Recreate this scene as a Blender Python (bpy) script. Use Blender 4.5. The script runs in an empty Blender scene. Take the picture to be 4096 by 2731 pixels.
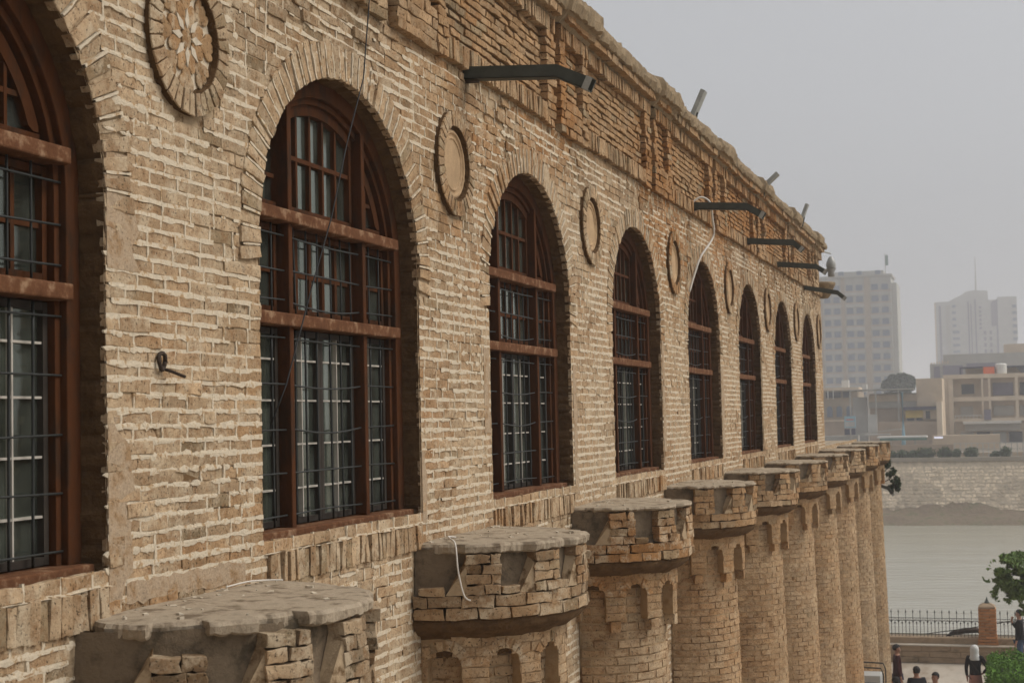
import bpy, bmesh, math, random
import numpy as np
from mathutils import Matrix, Vector
random.seed(7)
rs = np.random.RandomState(11)
sc = bpy.context.scene
COL = sc.collection
PI = math.pi

# ------------------------------------------------------------------ camera
CAM_D = 3.79
R = np.array([[0.95342004, 0.30084498, -0.02196659],
              [-0.03612791, 0.04158898, -0.99848141],
              [-0.29947455, 0.95276579, 0.05052067]])     # world -> right, down, forward
cd = bpy.data.cameras.new('camera'); cam = bpy.data.objects.new('camera', cd); COL.objects.link(cam)
cam.matrix_world = Matrix(((R[0][0], -R[1][0], -R[2][0], CAM_D),
                           (R[0][1], -R[1][1], -R[2][1], 0.0),
                           (R[0][2], -R[1][2], -R[2][2], 0.0),
                           (0, 0, 0, 1)))
cd.lens = 54.0; cd.sensor_width = 36.0; cd.clip_start = 0.1; cd.clip_end = 6000
cd.dof.use_dof = True; cd.dof.focus_distance = 11.5; cd.dof.aperture_fstop = 6.3
sc.camera = cam

# ------------------------------------------------------------------ world, sun, exposure
SUN_AZ, SUN_EL = math.radians(72), math.radians(48)    # azimuth from +Y towards +X
world = bpy.data.worlds.new('World'); sc.world = world; world.use_nodes = True
nt = world.node_tree; nt.nodes.clear()
wo = nt.nodes.new('ShaderNodeOutputWorld'); add = nt.nodes.new('ShaderNodeAddShader')
b1 = nt.nodes.new('ShaderNodeBackground'); b2 = nt.nodes.new('ShaderNodeBackground')
sky = nt.nodes.new('ShaderNodeTexSky'); sky.sky_type = 'NISHITA'; sky.sun_disc = False
sky.sun_elevation = SUN_EL; sky.sun_rotation = SUN_AZ; sky.dust_density = 6; sky.air_density = 1.2
hs = nt.nodes.new('ShaderNodeHueSaturation'); hs.inputs['Saturation'].default_value = 0.12
nt.links.new(sky.outputs[0], hs.inputs['Color']); nt.links.new(hs.outputs[0], b1.inputs[0])
b1.inputs[1].default_value = 0.10
# closed overcast layer: brighter overhead than at the horizon
tc = nt.nodes.new('ShaderNodeTexCoord'); sx = nt.nodes.new('ShaderNodeSeparateXYZ')
nt.links.new(tc.outputs['Generated'], sx.inputs[0])
cr = nt.nodes.new('ShaderNodeValToRGB'); nt.links.new(sx.outputs['Z'], cr.inputs[0])
cr.color_ramp.elements[0].position = 0.0; cr.color_ramp.elements[0].color = (0.465, 0.48, 0.515, 1)
cr.color_ramp.elements[1].position = 1.0; cr.color_ramp.elements[1].color = (0.50, 0.51, 0.54, 1)
nt.links.new(cr.outputs[0], b2.inputs[0]); b2.inputs[1].default_value = 0.78
nt.links.new(b1.outputs[0], add.inputs[0]); nt.links.new(b2.outputs[0], add.inputs[1])
nt.links.new(add.outputs[0], wo.inputs[0])
sd = bpy.data.lights.new('sun', 'SUN'); sd.energy = 2.6; sd.angle = math.radians(34); sd.color = (1.0, 0.93, 0.84)
sun = bpy.data.objects.new('sun', sd); COL.objects.link(sun)
v = Vector((math.sin(SUN_AZ) * math.cos(SUN_EL), math.cos(SUN_AZ) * math.cos(SUN_EL), math.sin(SUN_EL)))
sun.rotation_euler = v.to_track_quat('Z', 'Y').to_euler()
sc.view_settings.view_transform = 'Standard'; sc.view_settings.look = 'None'
sc.view_settings.exposure = -0.55; sc.view_settings.gamma = 1.0; sc.view_settings.use_curve_mapping = False
cy = sc.cycles
cy.max_bounces = 5; cy.diffuse_bounces = 3; cy.glossy_bounces = 2; cy.transparent_max_bounces = 10
cy.transmission_bounces = 2; cy.volume_bounces = 1; cy.use_denoising = True
cy.use_adaptive_sampling = True; cy.adaptive_threshold = 0.02

# ------------------------------------------------------------------ helpers
def _h(ix, iy, s):
    n = (ix.astype(np.int64) * 374761393 + iy.astype(np.int64) * 668265263 + s * 1442695041) & 0x7fffffff
    n = ((n ^ (n >> 13)) * 1274126177) & 0x7fffffff
    return ((n ^ (n >> 16)) & 0xffff) / 65535.0
def vn(x, y, s=0):
    x = np.asarray(x, float); y = np.asarray(y, float)
    ix = np.floor(x); iy = np.floor(y); fx = x - ix; fy = y - iy
    fx = fx * fx * (3 - 2 * fx); fy = fy * fy * (3 - 2 * fy)
    a = _h(ix, iy, s); b = _h(ix + 1, iy, s); c = _h(ix, iy + 1, s); d = _h(ix + 1, iy + 1, s)
    return (a * (1 - fx) + b * fx) * (1 - fy) + (c * (1 - fx) + d * fx) * fy
def fbm(x, y, s=0, o=3):
    r = 0; a = 0.5; t = 0
    for k in range(o):
        r = r + a * vn(np.asarray(x) * 2 ** k, np.asarray(y) * 2 ** k, s + k * 17); t += a; a *= 0.5
    return r / t

def mesh_obj(name, V, faces, mat, parent=None, cols=None, smooth=False, kind=None):
    """V (n,3); faces: list of (m,k) int arrays or one python list of tuples; cols (n,3) base colour"""
    me = bpy.data.meshes.new(name)
    if isinstance(faces, list) and len(faces) and not isinstance(faces[0], np.ndarray):
        me.from_pydata([tuple(p) for p in V], [], [tuple(f) for f in faces])
    else:
        V = np.asarray(V, np.float32)
        loops = np.concatenate([f.ravel() for f in faces]).astype(np.int32)
        sizes = np.concatenate([np.full(len(f), f.shape[1], np.int32) for f in faces])
        starts = np.concatenate([[0], np.cumsum(sizes)[:-1]]).astype(np.int32)
        me.vertices.add(len(V)); me.vertices.foreach_set('co', V.ravel())
        me.loops.add(len(loops)); me.loops.foreach_set('vertex_index', loops)
        me.polygons.add(len(sizes)); me.polygons.foreach_set('loop_start', starts)
        me.update(calc_edges=True)
    if cols is not None:
        at = me.color_attributes.new('tint', 'FLOAT_COLOR', 'POINT')
        c4 = np.ones((len(V), 4), np.float32); c4[:, :3] = cols
        at.data.foreach_set('color', c4.ravel())
    me.polygons.foreach_set('use_smooth', np.full(len(me.polygons), bool(smooth)))
    me.materials.append(mat)
    o = bpy.data.objects.new(name, me); COL.objects.link(o)
    if parent is not None: o.parent = parent
    if kind: o['kind'] = kind
    return o

class MB:
    def __init__(s): s.v = []; s.f = []
    def add(s, vs, fs):
        k = len(s.v); s.v += [tuple(p) for p in vs]; s.f += [tuple(i + k for i in f) for f in fs]; return s
    def box(s, x0, x1, y0, y1, z0, z1):
        return s.add([(x0,y0,z0),(x1,y0,z0),(x1,y1,z0),(x0,y1,z0),(x0,y0,z1),(x1,y0,z1),(x1,y1,z1),(x0,y1,z1)],
                     [(0,3,2,1),(4,5,6,7),(0,1,5,4),(1,2,6,5),(2,3,7,6),(3,0,4,7)])
    def tube(s, pts, r, n=6, cap=True):
        pts = [Vector(p) for p in pts]; k0 = len(s.v); up = Vector((0, 0, 1)); rr = r if isinstance(r, (list, tuple)) else [r] * len(pts)
        for i, p in enumerate(pts):
            t = (pts[min(i + 1, len(pts) - 1)] - pts[max(i - 1, 0)]).normalized()
            a = t.cross(up)
            if a.length < 1e-3: a = t.cross(Vector((1, 0, 0)))
            a.normalize(); b = a.cross(t)
            for j in range(n):
                w = 2 * PI * j / n; q = p + a * math.cos(w) * rr[i] + b * math.sin(w) * rr[i]; s.v.append(tuple(q))
        for i in range(len(pts) - 1):
            for j in range(n):
                s.f.append((k0 + i * n + j, k0 + i * n + (j + 1) % n, k0 + (i + 1) * n + (j + 1) % n, k0 + (i + 1) * n + j))
        if cap:
            s.f.append(tuple(k0 + j for j in range(n))[::-1]); s.f.append(tuple(k0 + (len(pts) - 1) * n + j for j in range(n)))
        return s
    def lathe(s, prof, cx, cy, n=16, a0=0, a1=2 * PI):
        k0 = len(s.v); full = abs(a1 - a0 - 2 * PI) < 1e-6; m = n if full else n + 1
        for (r, z) in prof:
            for j in range(m):
                w = a0 + (a1 - a0) * j / n; s.v.append((cx + r * math.cos(w), cy + r * math.sin(w), z))
        for i in range(len(prof) - 1):
            for j in range(n):
                j2 = (j + 1) % m
                s.f.append((k0 + i * m + j, k0 + i * m + j2, k0 + (i + 1) * m + j2, k0 + (i + 1) * m + j))
        return s
    def prism(s, poly, e0, e1):
        """poly of (y,z) extruded along x from e0 to e1"""
        n = len(poly); k = len(s.v)
        for e in (e0, e1): s.v += [(e, y, z) for (y, z) in poly]
        s.f.append(tuple(range(k + n, k + 2 * n))); s.f.append(tuple(range(k, k + n))[::-1])
        for i in range(n):
            j = (i + 1) % n; s.f.append((k + i, k + j, k + n + j, k + n + i))
        return s
    def band(s, inner, outer, e0, e1):
        """a strip between two equally long (y,z) lines, thick from e0 (back) to e1 (front)"""
        n = len(inner); k = len(s.v)
        for e in (e0, e1):
            for L in (inner, outer): s.v += [(e, y, z) for (y, z) in L]
        for i in range(n - 1):
            a, b = k + i, k + n + i; c, d = k + 2 * n + i, k + 3 * n + i
            s.f += [(c, c + 1, d + 1, d), (a, b, b + 1, a + 1), (a, a + 1, c + 1, c), (b, d, d + 1, b + 1)]
        s.f += [(k, k + 2*n, k + 3*n, k + n), (k + n - 1, k + 2*n - 1, k + 4*n - 1, k + 3*n - 1)]
        return s
    def build(s, name, mat, parent=None, smooth=False, kind=None, bevel=0, loc=None):
        o = mesh_obj(name, s.v, s.f, mat, parent, smooth=smooth, kind=kind)
        if bevel:
            m = o.modifiers.new('edge', 'BEVEL'); m.width = bevel; m.segments = 2; m.limit_method = 'ANGLE'
        if loc is not None: o.location = loc
        return o

def tag(o, label, cat, group=None):
    o['label'] = label; o['category'] = cat
    if group: o['group'] = group
    return o
def empty(name, loc=(0, 0, 0), rz=0, parent=None):
    o = bpy.data.objects.new(name, None); COL.objects.link(o); o.location = loc; o.rotation_euler = (0, 0, rz)
    o.empty_display_size = 0.2
    if parent is not None: o.parent = parent
    return o
def copy_tree(o, parent=None, dy=0.0):
    c = o.copy(); COL.objects.link(c)
    if parent is not None: c.parent = parent
    c.location.y += dy
    for ch in list(o.children): copy_tree(ch, c)
    return c

def mat(name, col, rough=0.9, spec=0.3, metal=0.0, noise=0.0, nscale=8.0, bump=0.0, bscale=40.0, attr=False, col2=None, fine=0.0, thr=None, stretch=None, emit=None):
    m = bpy.data.materials.new(name); m.use_nodes = True; n = m.node_tree; N = n.nodes; L = n.links
    p = N['Principled BSDF']; p.inputs['Roughness'].default_value = rough
    p.inputs['Specular IOR Level'].default_value = spec; p.inputs['Metallic'].default_value = metal
    geo = N.new('ShaderNodeNewGeometry'); pos = geo.outputs['Position']
    if stretch:
        mp = N.new('ShaderNodeMapping'); mp.inputs['Scale'].default_value = stretch; L.new(pos, mp.inputs[0]); pos = mp.outputs[0]
    if attr:
        a = N.new('ShaderNodeAttribute'); a.attribute_name = 'tint'; base = a.outputs['Color']
    else:
        a = N.new('ShaderNodeRGB'); a.outputs[0].default_value = (*col, 1); base = a.outputs[0]
    if noise or col2:
        t = N.new('ShaderNodeTexNoise'); t.inputs['Scale'].default_value = nscale; t.inputs['Detail'].default_value = 7; t.inputs['Roughness'].default_value = 0.68
        L.new(pos, t.inputs['Vector'])
        if col2:
            r = N.new('ShaderNodeValToRGB'); lo, hi = thr or (0.4, 0.62)
            r.color_ramp.elements[0].position = lo; r.color_ramp.elements[1].position = hi
            L.new(t.outputs[0], r.inputs[0])
            mx = N.new('ShaderNodeMix'); mx.data_type = 'RGBA'; L.new(r.outputs[0], mx.inputs[0]); L.new(base, mx.inputs[6]); mx.inputs[7].default_value = (*col2, 1); base = mx.outputs[2]
        if noise:
            mr = N.new('ShaderNodeMapRange'); mr.inputs[1].default_value = 0.25; mr.inputs[2].default_value = 0.75
            mr.inputs[3].default_value = 1 - noise; mr.inputs[4].default_value = 1 + noise; L.new(t.outputs[0], mr.inputs[0])
            mu = N.new('ShaderNodeVectorMath'); mu.operation = 'SCALE'; L.new(base, mu.inputs[0]); L.new(mr.outputs[0], mu.inputs['Scale']); base = mu.outputs[0]
    if fine:
        t3 = N.new('ShaderNodeTexNoise'); t3.inputs['Scale'].default_value = 75; t3.inputs['Detail'].default_value = 5; L.new(pos, t3.inputs['Vector'])
        mr = N.new('ShaderNodeMapRange'); mr.inputs[1].default_value = 0.3; mr.inputs[2].default_value = 0.45; mr.inputs[3].default_value = 1 - fine; mr.inputs[4].default_value = 1.0
        L.new(t3.outputs[0], mr.inputs[0]); mu = N.new('ShaderNodeVectorMath'); mu.operation = 'SCALE'; L.new(base, mu.inputs[0]); L.new(mr.outputs[0], mu.inputs['Scale']); base = mu.outputs[0]
    L.new(base, p.inputs['Base Color'])
    if bump:
        t2 = N.new('ShaderNodeTexNoise'); t2.inputs['Scale'].default_value = bscale; t2.inputs['Detail'].default_value = 8; t2.inputs['Roughness'].default_value = 0.7
        L.new(pos, t2.inputs['Vector']); b = N.new('ShaderNodeBump'); b.inputs['Strength'].default_value = 0.9; b.inputs['Distance'].default_value = bump
        L.new(t2.outputs[0], b.inputs['Height']); L.new(b.outputs[0], p.inputs['Normal'])
    if emit: p.inputs['Emission Color'].default_value = (*emit, 1); p.inputs['Emission Strength'].default_value = 1
    return m

M = {}
def brick_mat(name, wash=0.68, dark=0.75):
    m = bpy.data.materials.new(name); m.use_nodes = True; N = m.node_tree.nodes; L = m.node_tree.links; p = N['Principled BSDF']
    p.inputs['Roughness'].default_value = 0.95; p.inputs['Specular IOR Level'].default_value = 0.08
    g_ = N.new('ShaderNodeNewGeometry').outputs['Position']; a = N.new('ShaderNodeAttribute'); a.attribute_name = 'tint'; base = a.outputs['Color']
    def nz(sc_, det=6, rough=.65, st=None):
        t = N.new('ShaderNodeTexNoise'); t.inputs['Scale'].default_value = sc_; t.inputs['Detail'].default_value = det; t.inputs['Roughness'].default_value = rough
        if st:
            mp = N.new('ShaderNodeMapping'); mp.inputs['Scale'].default_value = st; L.new(g_, mp.inputs[0]); L.new(mp.outputs[0], t.inputs['Vector'])
        else: L.new(g_, t.inputs['Vector'])
        return t.outputs[0]
    def ramp(src, lo, hi, a0=0., a1=1.):
        r = N.new('ShaderNodeMapRange'); r.inputs[1].default_value = lo; r.inputs[2].default_value = hi; r.inputs[3].default_value = a0; r.inputs[4].default_value = a1; L.new(src, r.inputs[0]); return r.outputs[0]
    def mix(f, b0, col):
        x = N.new('ShaderNodeMix'); x.data_type = 'RGBA'; L.new(f, x.inputs[0]); L.new(b0, x.inputs[6]); x.inputs[7].default_value = (*col, 1); return x.outputs[2]
    def mulv(b0, f):
        u = N.new('ShaderNodeVectorMath'); u.operation = 'SCALE'; L.new(b0, u.inputs[0]); L.new(f, u.inputs['Scale']); return u.outputs[0]
    base = mulv(base, ramp(nz(7), .3, .7, .78, 1.2)); base = mix(ramp(nz(.75, 4, .6), .5, .68, 0, .35), base, (0.33, 0.175, 0.075)); base = mulv(base, ramp(nz(1.7, 5, .7), .35, .65, .82, 1.1))
    base = mix(ramp(nz(13, 8, .75), .48, .62, 0, .62), base, (0.22, 0.115, 0.05))       # iron-brown blotches
    base = mix(ramp(nz(5.5, 8, .74), .50, .60, 0, wash), base, (0.53, 0.43, 0.30))     # thin lime wash left on the faces
    base = mix(ramp(nz(3.0, 6, .7, (1, 1, .45)), .56, .72, 0, .45), base, (0.16, 0.11, 0.065))   # rain grime
    base = mulv(base, ramp(nz(60, 4, .6), .33, .43, 1 - dark, 1))                       # pits
    L.new(base, p.inputs['Base Color'])
    b = N.new('ShaderNodeBump'); b.inputs['Strength'].default_value = 1; b.inputs['Distance'].default_value = .011; L.new(nz(38, 9, .72), b.inputs['Height']); L.new(b.outputs[0], p.inputs['Normal'])
    return m
M['brick'] = brick_mat('brick')
M['brick_raw'] = brick_mat('brick_raw', wash=.22)
M['mortar'] = mat('mortar', (0.585, 0.50, 0.375), 0.95, 0.1, noise=0.25, nscale=17, bump=0.008, bscale=60, col2=(0.34, 0.225, 0.12), thr=(0.52, 0.62))
M['bed'] = mat('mortar_bed', (0.42, 0.315, 0.20), 0.97, 0.1, noise=0.25, nscale=6, bump=0.012, bscale=28, col2=(0.13, 0.078, 0.038), thr=(0.49, 0.60))
M['bed_pale'] = mat('joint_lime', (0.42, 0.30, 0.175), 0.97, 0.1, noise=0.25, nscale=5, bump=0.01, bscale=28, col2=(0.17, 0.10, 0.05), thr=(0.47, 0.58))
M['mud'] = mat('weathered_mud', (0.30, 0.225, 0.14), 0.97, 0.1, noise=0.3, nscale=5, bump=0.02, bscale=22, col2=(0.13, 0.10, 0.065), thr=(0.48, 0.66))
M['plaster'] = mat('plaster', (0.20, 0.15, 0.10), 0.95, 0.1, noise=0.35, nscale=6, bump=0.014, bscale=26, col2=(0.07, 0.055, 0.037), thr=(0.46, 0.62))
M['reveal'] = mat('shaded_reveal_mud', (0.15, 0.088, 0.042), 0.97, 0.1, noise=0.4, nscale=9, bump=0.03, bscale=20, col2=(0.07, 0.040, 0.019))  # mud colour darkened further, so the shade of recesses is painted in
M['slab'] = mat('slab_cement', (0.38, 0.31, 0.225), 0.95, 0.1, noise=0.32, nscale=6, bump=0.012, bscale=26, col2=(0.14, 0.105, 0.07), thr=(0.49, 0.63))
M['wood'] = mat('red_brown_wood', (0.080, 0.030, 0.012), 0.85, 0.06, noise=0.45, nscale=9, bump=0.004, bscale=50, col2=(0.035, 0.018, 0.010), thr=(0.46, 0.62), stretch=(1, 1, 0.35))
M['rail'] = mat('worn_rail_wood', (0.125, 0.056, 0.028), 0.9, 0.05, noise=0.45, nscale=10, bump=0.005, bscale=50, col2=(0.22, 0.14, 0.085), thr=(0.52, 0.66))
M['white'] = mat('white_muntin', (0.40, 0.37, 0.32), 0.8, 0.2, noise=0.2, nscale=9)
M['dark_sash'] = mat('dark_painted_sash', (.035, .028, .022), .7, .2, noise=.3, nscale=9)
M['iron'] = mat('black_iron', (0.018, 0.02, 0.018), 0.55, 0.4, noise=0.3, nscale=20)
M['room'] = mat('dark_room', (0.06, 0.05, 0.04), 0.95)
M['curtain'] = mat('curtain', (0.20, 0.205, 0.17), 0.9, 0.1, noise=0.2, nscale=3)
M['spout'] = mat('grey_green_metal', (0.045, 0.05, 0.04), 0.6, 0.4, noise=0.35, nscale=9, bump=0.002, bscale=50)
M['spout_pale'] = mat('pale_metal', (0.30, 0.30, 0.27), 0.5, 0.5, noise=0.3, nscale=9)
M['wire_black'] = mat('black_cable', (0.02, 0.02, 0.02), 0.6)
M['wire_white'] = mat('white_cable', (0.6, 0.56, 0.5), 0.6)
M['rust'] = mat('rusty_iron', (0.05, 0.035, 0.025), 0.85, 0.2, noise=0.3, nscale=30)
M['paper'] = mat('scraps', (0.50, 0.43, 0.33), 0.9, noise=.3, nscale=30)
# glass: clear pane, mirror-like at a slant
g = bpy.data.materials.new('window_glass'); g.use_nodes = True; gn = g.node_tree; gn.nodes.clear()
go = gn.nodes.new('ShaderNodeOutputMaterial'); gm = gn.nodes.new('ShaderNodeMixShader'); gt = gn.nodes.new('ShaderNodeBsdfTransparent'); gg = gn.nodes.new('ShaderNodeBsdfGlossy')
gt.inputs[0].default_value = (0.66, 0.72, 0.66, 1); gg.inputs[1].default_value = 0.09; gg.inputs[0].default_value = (0.80, 0.84, 0.78, 1)
fr = gn.nodes.new('ShaderNodeLayerWeight'); fr.inputs[0].default_value = 0.5
fp = gn.nodes.new('ShaderNodeMath'); fp.operation = 'POWER'; fp.inputs[1].default_value = 3.0; gn.links.new(fr.outputs['Facing'], fp.inputs[0])
fm = gn.nodes.new('ShaderNodeMath'); fm.operation = 'MULTIPLY_ADD'; fm.inputs[1].default_value = 0.94; fm.inputs[2].default_value = 0.05; gn.links.new(fp.outputs[0], fm.inputs[0])
gn.links.new(fm.outputs[0], gm.inputs[0]); gn.links.new(gt.outputs[0], gm.inputs[1]); gn.links.new(gg.outputs[0], gm.inputs[2]); gd = gn.nodes.new('ShaderNodeBsdfDiffuse'); gd.inputs[0].default_value = (0.26, 0.28, 0.24, 1); g2 = gn.nodes.new('ShaderNodeMixShader')
gnz = gn.nodes.new('ShaderNodeTexNoise'); gnz.inputs['Scale'].default_value = 3.5; gnz.inputs['Detail'].default_value = 6; gge = gn.nodes.new('ShaderNodeNewGeometry'); gn.links.new(gge.outputs['Position'], gnz.inputs['Vector'])
gmr = gn.nodes.new('ShaderNodeMapRange'); gmr.inputs[1].default_value = .3; gmr.inputs[2].default_value = .7; gmr.inputs[3].default_value = .04; gmr.inputs[4].default_value = .17; gn.links.new(gnz.outputs[0], gmr.inputs[0])
gn.links.new(gmr.outputs[0], g2.inputs[0]); gn.links.new(gm.outputs[0], g2.inputs[1]); gn.links.new(gd.outputs[0], g2.inputs[2]); gn.links.new(g2.outputs[0], go.inputs[0])
M['glass'] = g

# ------------------------------------------------------------------ brick geometry
_st = np.array([(0, 0), (.33, 0), (.67, 0), (1, 0), (1, .5), (1, 1), (.67, 1), (.33, 1), (0, 1), (0, .5)], float)
def brick_arrays(Q, thick=0.03, jit=0.004, dj=0.003, bulge=0.0012, lod=0, inset=0.0035):
    """Q (N,4,2) corners bl br tr tl in surface coordinates -> local (u,v,d) (N,nv,3) and one brick's faces"""
    Q = np.asarray(Q, float); N = len(Q)
    w = np.linalg.norm(Q[:, 1] - Q[:, 0], axis=1); h = np.linalg.norm(Q[:, 3] - Q[:, 0], axis=1)
    def ring(ins, jt):
        s = _st[None, :, 0] * (1 - 2 * ins / w[:, None]) + ins / w[:, None]
        t = _st[None, :, 1] * (1 - 2 * ins / h[:, None]) + ins / h[:, None]
        s = s[..., None]; t = t[..., None]
        p = (Q[:, None, 0] * (1 - s) + Q[:, None, 1] * s) * (1 - t) + (Q[:, None, 3] * (1 - s) + Q[:, None, 2] * s) * t
        return p + jt
    j = rs.uniform(-1, 1, (N, 10, 2)) * jit
    j[:, [0, 3, 5, 8]] *= 1.3
    dj = np.broadcast_to(np.asarray(dj, float).reshape(-1, 1), (N, 1)); d0 = rs.normal(0, 1, (N, 1)) * dj; tilt = rs.normal(0, .7, (N, 1)) * dj * (_st[None, :, 0] - .5) * 2 + rs.normal(0, .5, (N, 1)) * dj * (_st[None, :, 1] - .5) * 2
    d = d0 + tilt
    A = ring(0.0, j); out = []
    out.append(np.concatenate([A, np.broadcast_to(-thick, (N, 10))[..., None]], 2))
    out.append(np.concatenate([A, (d - (0.0020 if lod == 0 else 0.0))[..., None]], 2))
    if lod == 0:
        B = ring(inset, j * .6 + rs.uniform(-1, 1, (N, 10, 2)) * jit * .3)
        out.append(np.concatenate([B, (d + rs.uniform(-.0015, .0015, (N, 10)))[..., None]], 2))
    c = Q.mean(1)[:, None] + rs.uniform(-.01, .01, (N, 1, 2))
    out.append(np.concatenate([c, (d0 + rs.uniform(0, bulge, (N, 1)))[..., None]], 2))
    V = np.concatenate(out, 1); k = 3 if lod == 0 else 2
    quads = [(r * 10 + i, r * 10 + (i + 1) % 10, (r + 1) * 10 + (i + 1) % 10, (r + 1) * 10 + i) for r in range(k - 1) for i in range(10)]
    tris = [((k - 1) * 10 + i, (k - 1) * 10 + (i + 1) % 10, k * 10) for i in range(10)]
    return V, np.array(quads), np.array(tris)
def wall_map(e0):
    return lambda L: np.stack([L[..., 2] + e0, L[..., 0], L[..., 1]], -1)
def drum_map(yc, rho):
    def f(L):
        r = (rho(L[..., 1]) if callable(rho) else rho) + L[..., 2]; r0 = rho(L[..., 1]) if callable(rho) else rho
        th = L[..., 0]
        return np.stack([r * np.cos(th), yc + r * np.sin(th), L[..., 1]], -1)
    return f
class Batch:
    """collects brick meshes, then links them as one mesh or as one object per brick"""
    def __init__(s): s.V = []; s.q = []; s.t = []; s.c = []; s.n = 0; s.single = []
    def add(s, W, quads, tris, cols):
        N, nv, _ = W.shape; off = (np.arange(N) * nv)[:, None, None] + s.n
        s.V.append(W.reshape(-1, 3)); s.q.append((quads[None] + off).reshape(-1, 4)); s.t.append((tris[None] + off).reshape(-1, 3))
        s.c.append(np.repeat(cols, nv, 0)); s.n += N * nv
    def build(s, name, mat, parent, kind='stuff'):
        if not s.V: return None
        return mesh_obj(name, np.concatenate(s.V), [np.concatenate(s.q), np.concatenate(s.t)], mat, parent, np.concatenate(s.c), smooth=False, kind=kind)
def one_bricks(W, quads, tris, cols, name, mat, parent):
    for i in range(len(W)):
        c = W[i].mean(0)
        o = mesh_obj(name, W[i] - c, [quads, tris], mat, parent, np.repeat(cols[i:i + 1], W.shape[1], 0), smooth=False)
        o.location = c
def rect(u0, u1, v0, v1): return [(u0, v0), (u1, v0), (u1, v1), (u0, v1)]

PALE = np.array((0.46, 0.34, 0.215)); TAN = np.array((0.385, 0.245, 0.128)); ORG = np.array((0.34, 0.165, 0.06)); GREY = np.array((0.30, 0.22, 0.13)); DARK = np.array((0.20, 0.115, 0.055))
def brick_cols(y, z, org=0.25, grey=0.08, pale=0.0):
    y = np.asarray(y, float); z = np.asarray(z, float); n = len(y)
    a = fbm(y * .8, z * .9, 3); r = rs.uniform(0, 1, n)
    wo_ = np.clip((a - .48) * 3.2 + org + (r - .5) * .7, 0, 1)[:, None]
    c = TAN * (1 - wo_) + ORG * wo_
    b = fbm(y * .5 + 9, z * .6, 8); wp = np.clip((b - .42) * 3 + pale + (rs.uniform(0, 1, n) - .5) * .5, 0, 1)[:, None]
    c = c * (1 - wp) + PALE * wp
    g_ = (rs.uniform(0, 1, n) < grey)[:, None]; c = np.where(g_, GREY, c)
    return c * rs.uniform(.84, 1.12, n)[:, None]

# ------------------------------------------------------------------ layout of the facade
WL = [3.60, 7.53, 11.45, 15.53, 19.66, 23.85, 27.92, 31.97]
WR = [6.00, 9.91, 13.91, 17.98, 22.09, 26.13, 30.20, 34.35]
WC = [(a + b) / 2 for a, b in zip(WL, WR)]
SPR, RISE, SILL = 1.06, 1.05, -0.62
PIER = [2.7] + [(WR[i] + WL[i + 1]) / 2 for i in range(7)] + [35.15]
PIER[0] = 2.72
TUR = [6.60, 10.62, 14.63, 18.80] + PIER[5:] + [39.35, 43.4]            # the round turrets
Y_END = 35.83; GZ = -8.3
def open_hw(z, grow=0.0):
    """half width of a window opening at height z"""
    if z < SILL - (0.0 if grow == 0 else 0): return 0
    if z <= SPR: return 1.2 + (grow if z > 0.85 else 0)
    t = (z - SPR) / (RISE + grow)
    return 0 if t >= 1 else (1.2 + grow) * math.sqrt(1 - t * t)
MEDR = 0.39; MEDZ = 1.90
def cut(iv, a, b):
    out = []
    for p, q in iv:
        if b <= p or a >= q: out.append((p, q)); continue
        if a > p: out.append((p, a))
        if b < q: out.append((b, q))
    return out

bld = empty('brick_building', (0, 18, GZ))
tag(bld, 'long weathered yellow brick building with arched windows and round turrets above the river', 'building')
inv = Matrix.Translation((0, -18, -GZ))
class Root:                                     # parts are built in world coordinates under this child-space
    pass
def P(o):
    """keep world placement under bld"""
    o.parent = bld; o.matrix_parent_inverse = inv; return o

ROW = 0.071; LEN = 0.25; J = 0.008
QF = []                                          # facade bricks: corners, e, colour class
rows = int((2.64 - GZ) / ROW)
seg_h = []; seg_v = []                           # pointing lines
for r in range(-8, 62 + 40):
    pass
z = 2.64; ri = 0
while z - ROW > GZ:
    z0, z1 = z - ROW, z; zm = (z0 + z1) / 2
    yend = Y_END if zm > -0.8 else 44.2
    iv = [(1.2, yend)]
    for c in WC:
        if zm > SILL:
            hw = open_hw(zm, 0.21) if zm > .85 else 1.2
            if hw > 0: iv = cut(iv, c - hw, c + hw)
    for p in PIER[1:]:
        if abs(zm - MEDZ) < MEDR: w = math.sqrt(MEDR ** 2 - (zm - MEDZ) ** 2); iv = cut(iv, p - w, p + w)
    if -0.86 < zm < -0.70:
        for a, b in zip(WL, WR): iv = cut(iv, a + 0.03, b - 0.03)
    if zm < -0.82:                               # behind the turrets
        rr = .9 if zm > -1.4 else .68
        for p in TUR: iv = cut(iv, p - rr, p + rr)
    for a, b in iv:
        if b - a < 0.03: continue
        off = (0 if ri % 2 else LEN / 2) + random.uniform(-.03, .03)
        y = math.floor((a - off) / LEN) * LEN + off
        cuts = [a]
        while y < b:
            if y > cuts[-1] + 0.06 and y < b - 0.06: cuts.append(y + random.uniform(-.012, .012))
            y += LEN * (0.5 if random.random() < 0.10 else 1)
        cuts.append(b)
        seg_h.append((a, b, z0))
        for i in range(len(cuts) - 1):
            QF.append(rect(cuts[i] + J / 2, cuts[i + 1] - J / 2, z0 + J / 2, z1 - J / 2))
            if i: seg_v.append((cuts[i], z0, z1))
    z -= ROW; ri += 1
QF = np.array(QF)
QF[:, :, 1] += ((vn(QF[:, :, 0] * 1.3, QF[:, :, 1] * .7, 5) - .5) * .014)
cyz = QF.mean(1)
up = np.clip((cyz[:, 1] - 1.6) / .8, 0, 1)
pale_f = np.clip((cyz[:, 0] - 9.5) / 3, 0, 1) * np.clip((1.6 - cyz[:, 1]) / .8, 0, 1) * .55 + np.clip((-.5 - cyz[:, 1]) * 2, 0, 1) * .15
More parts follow.
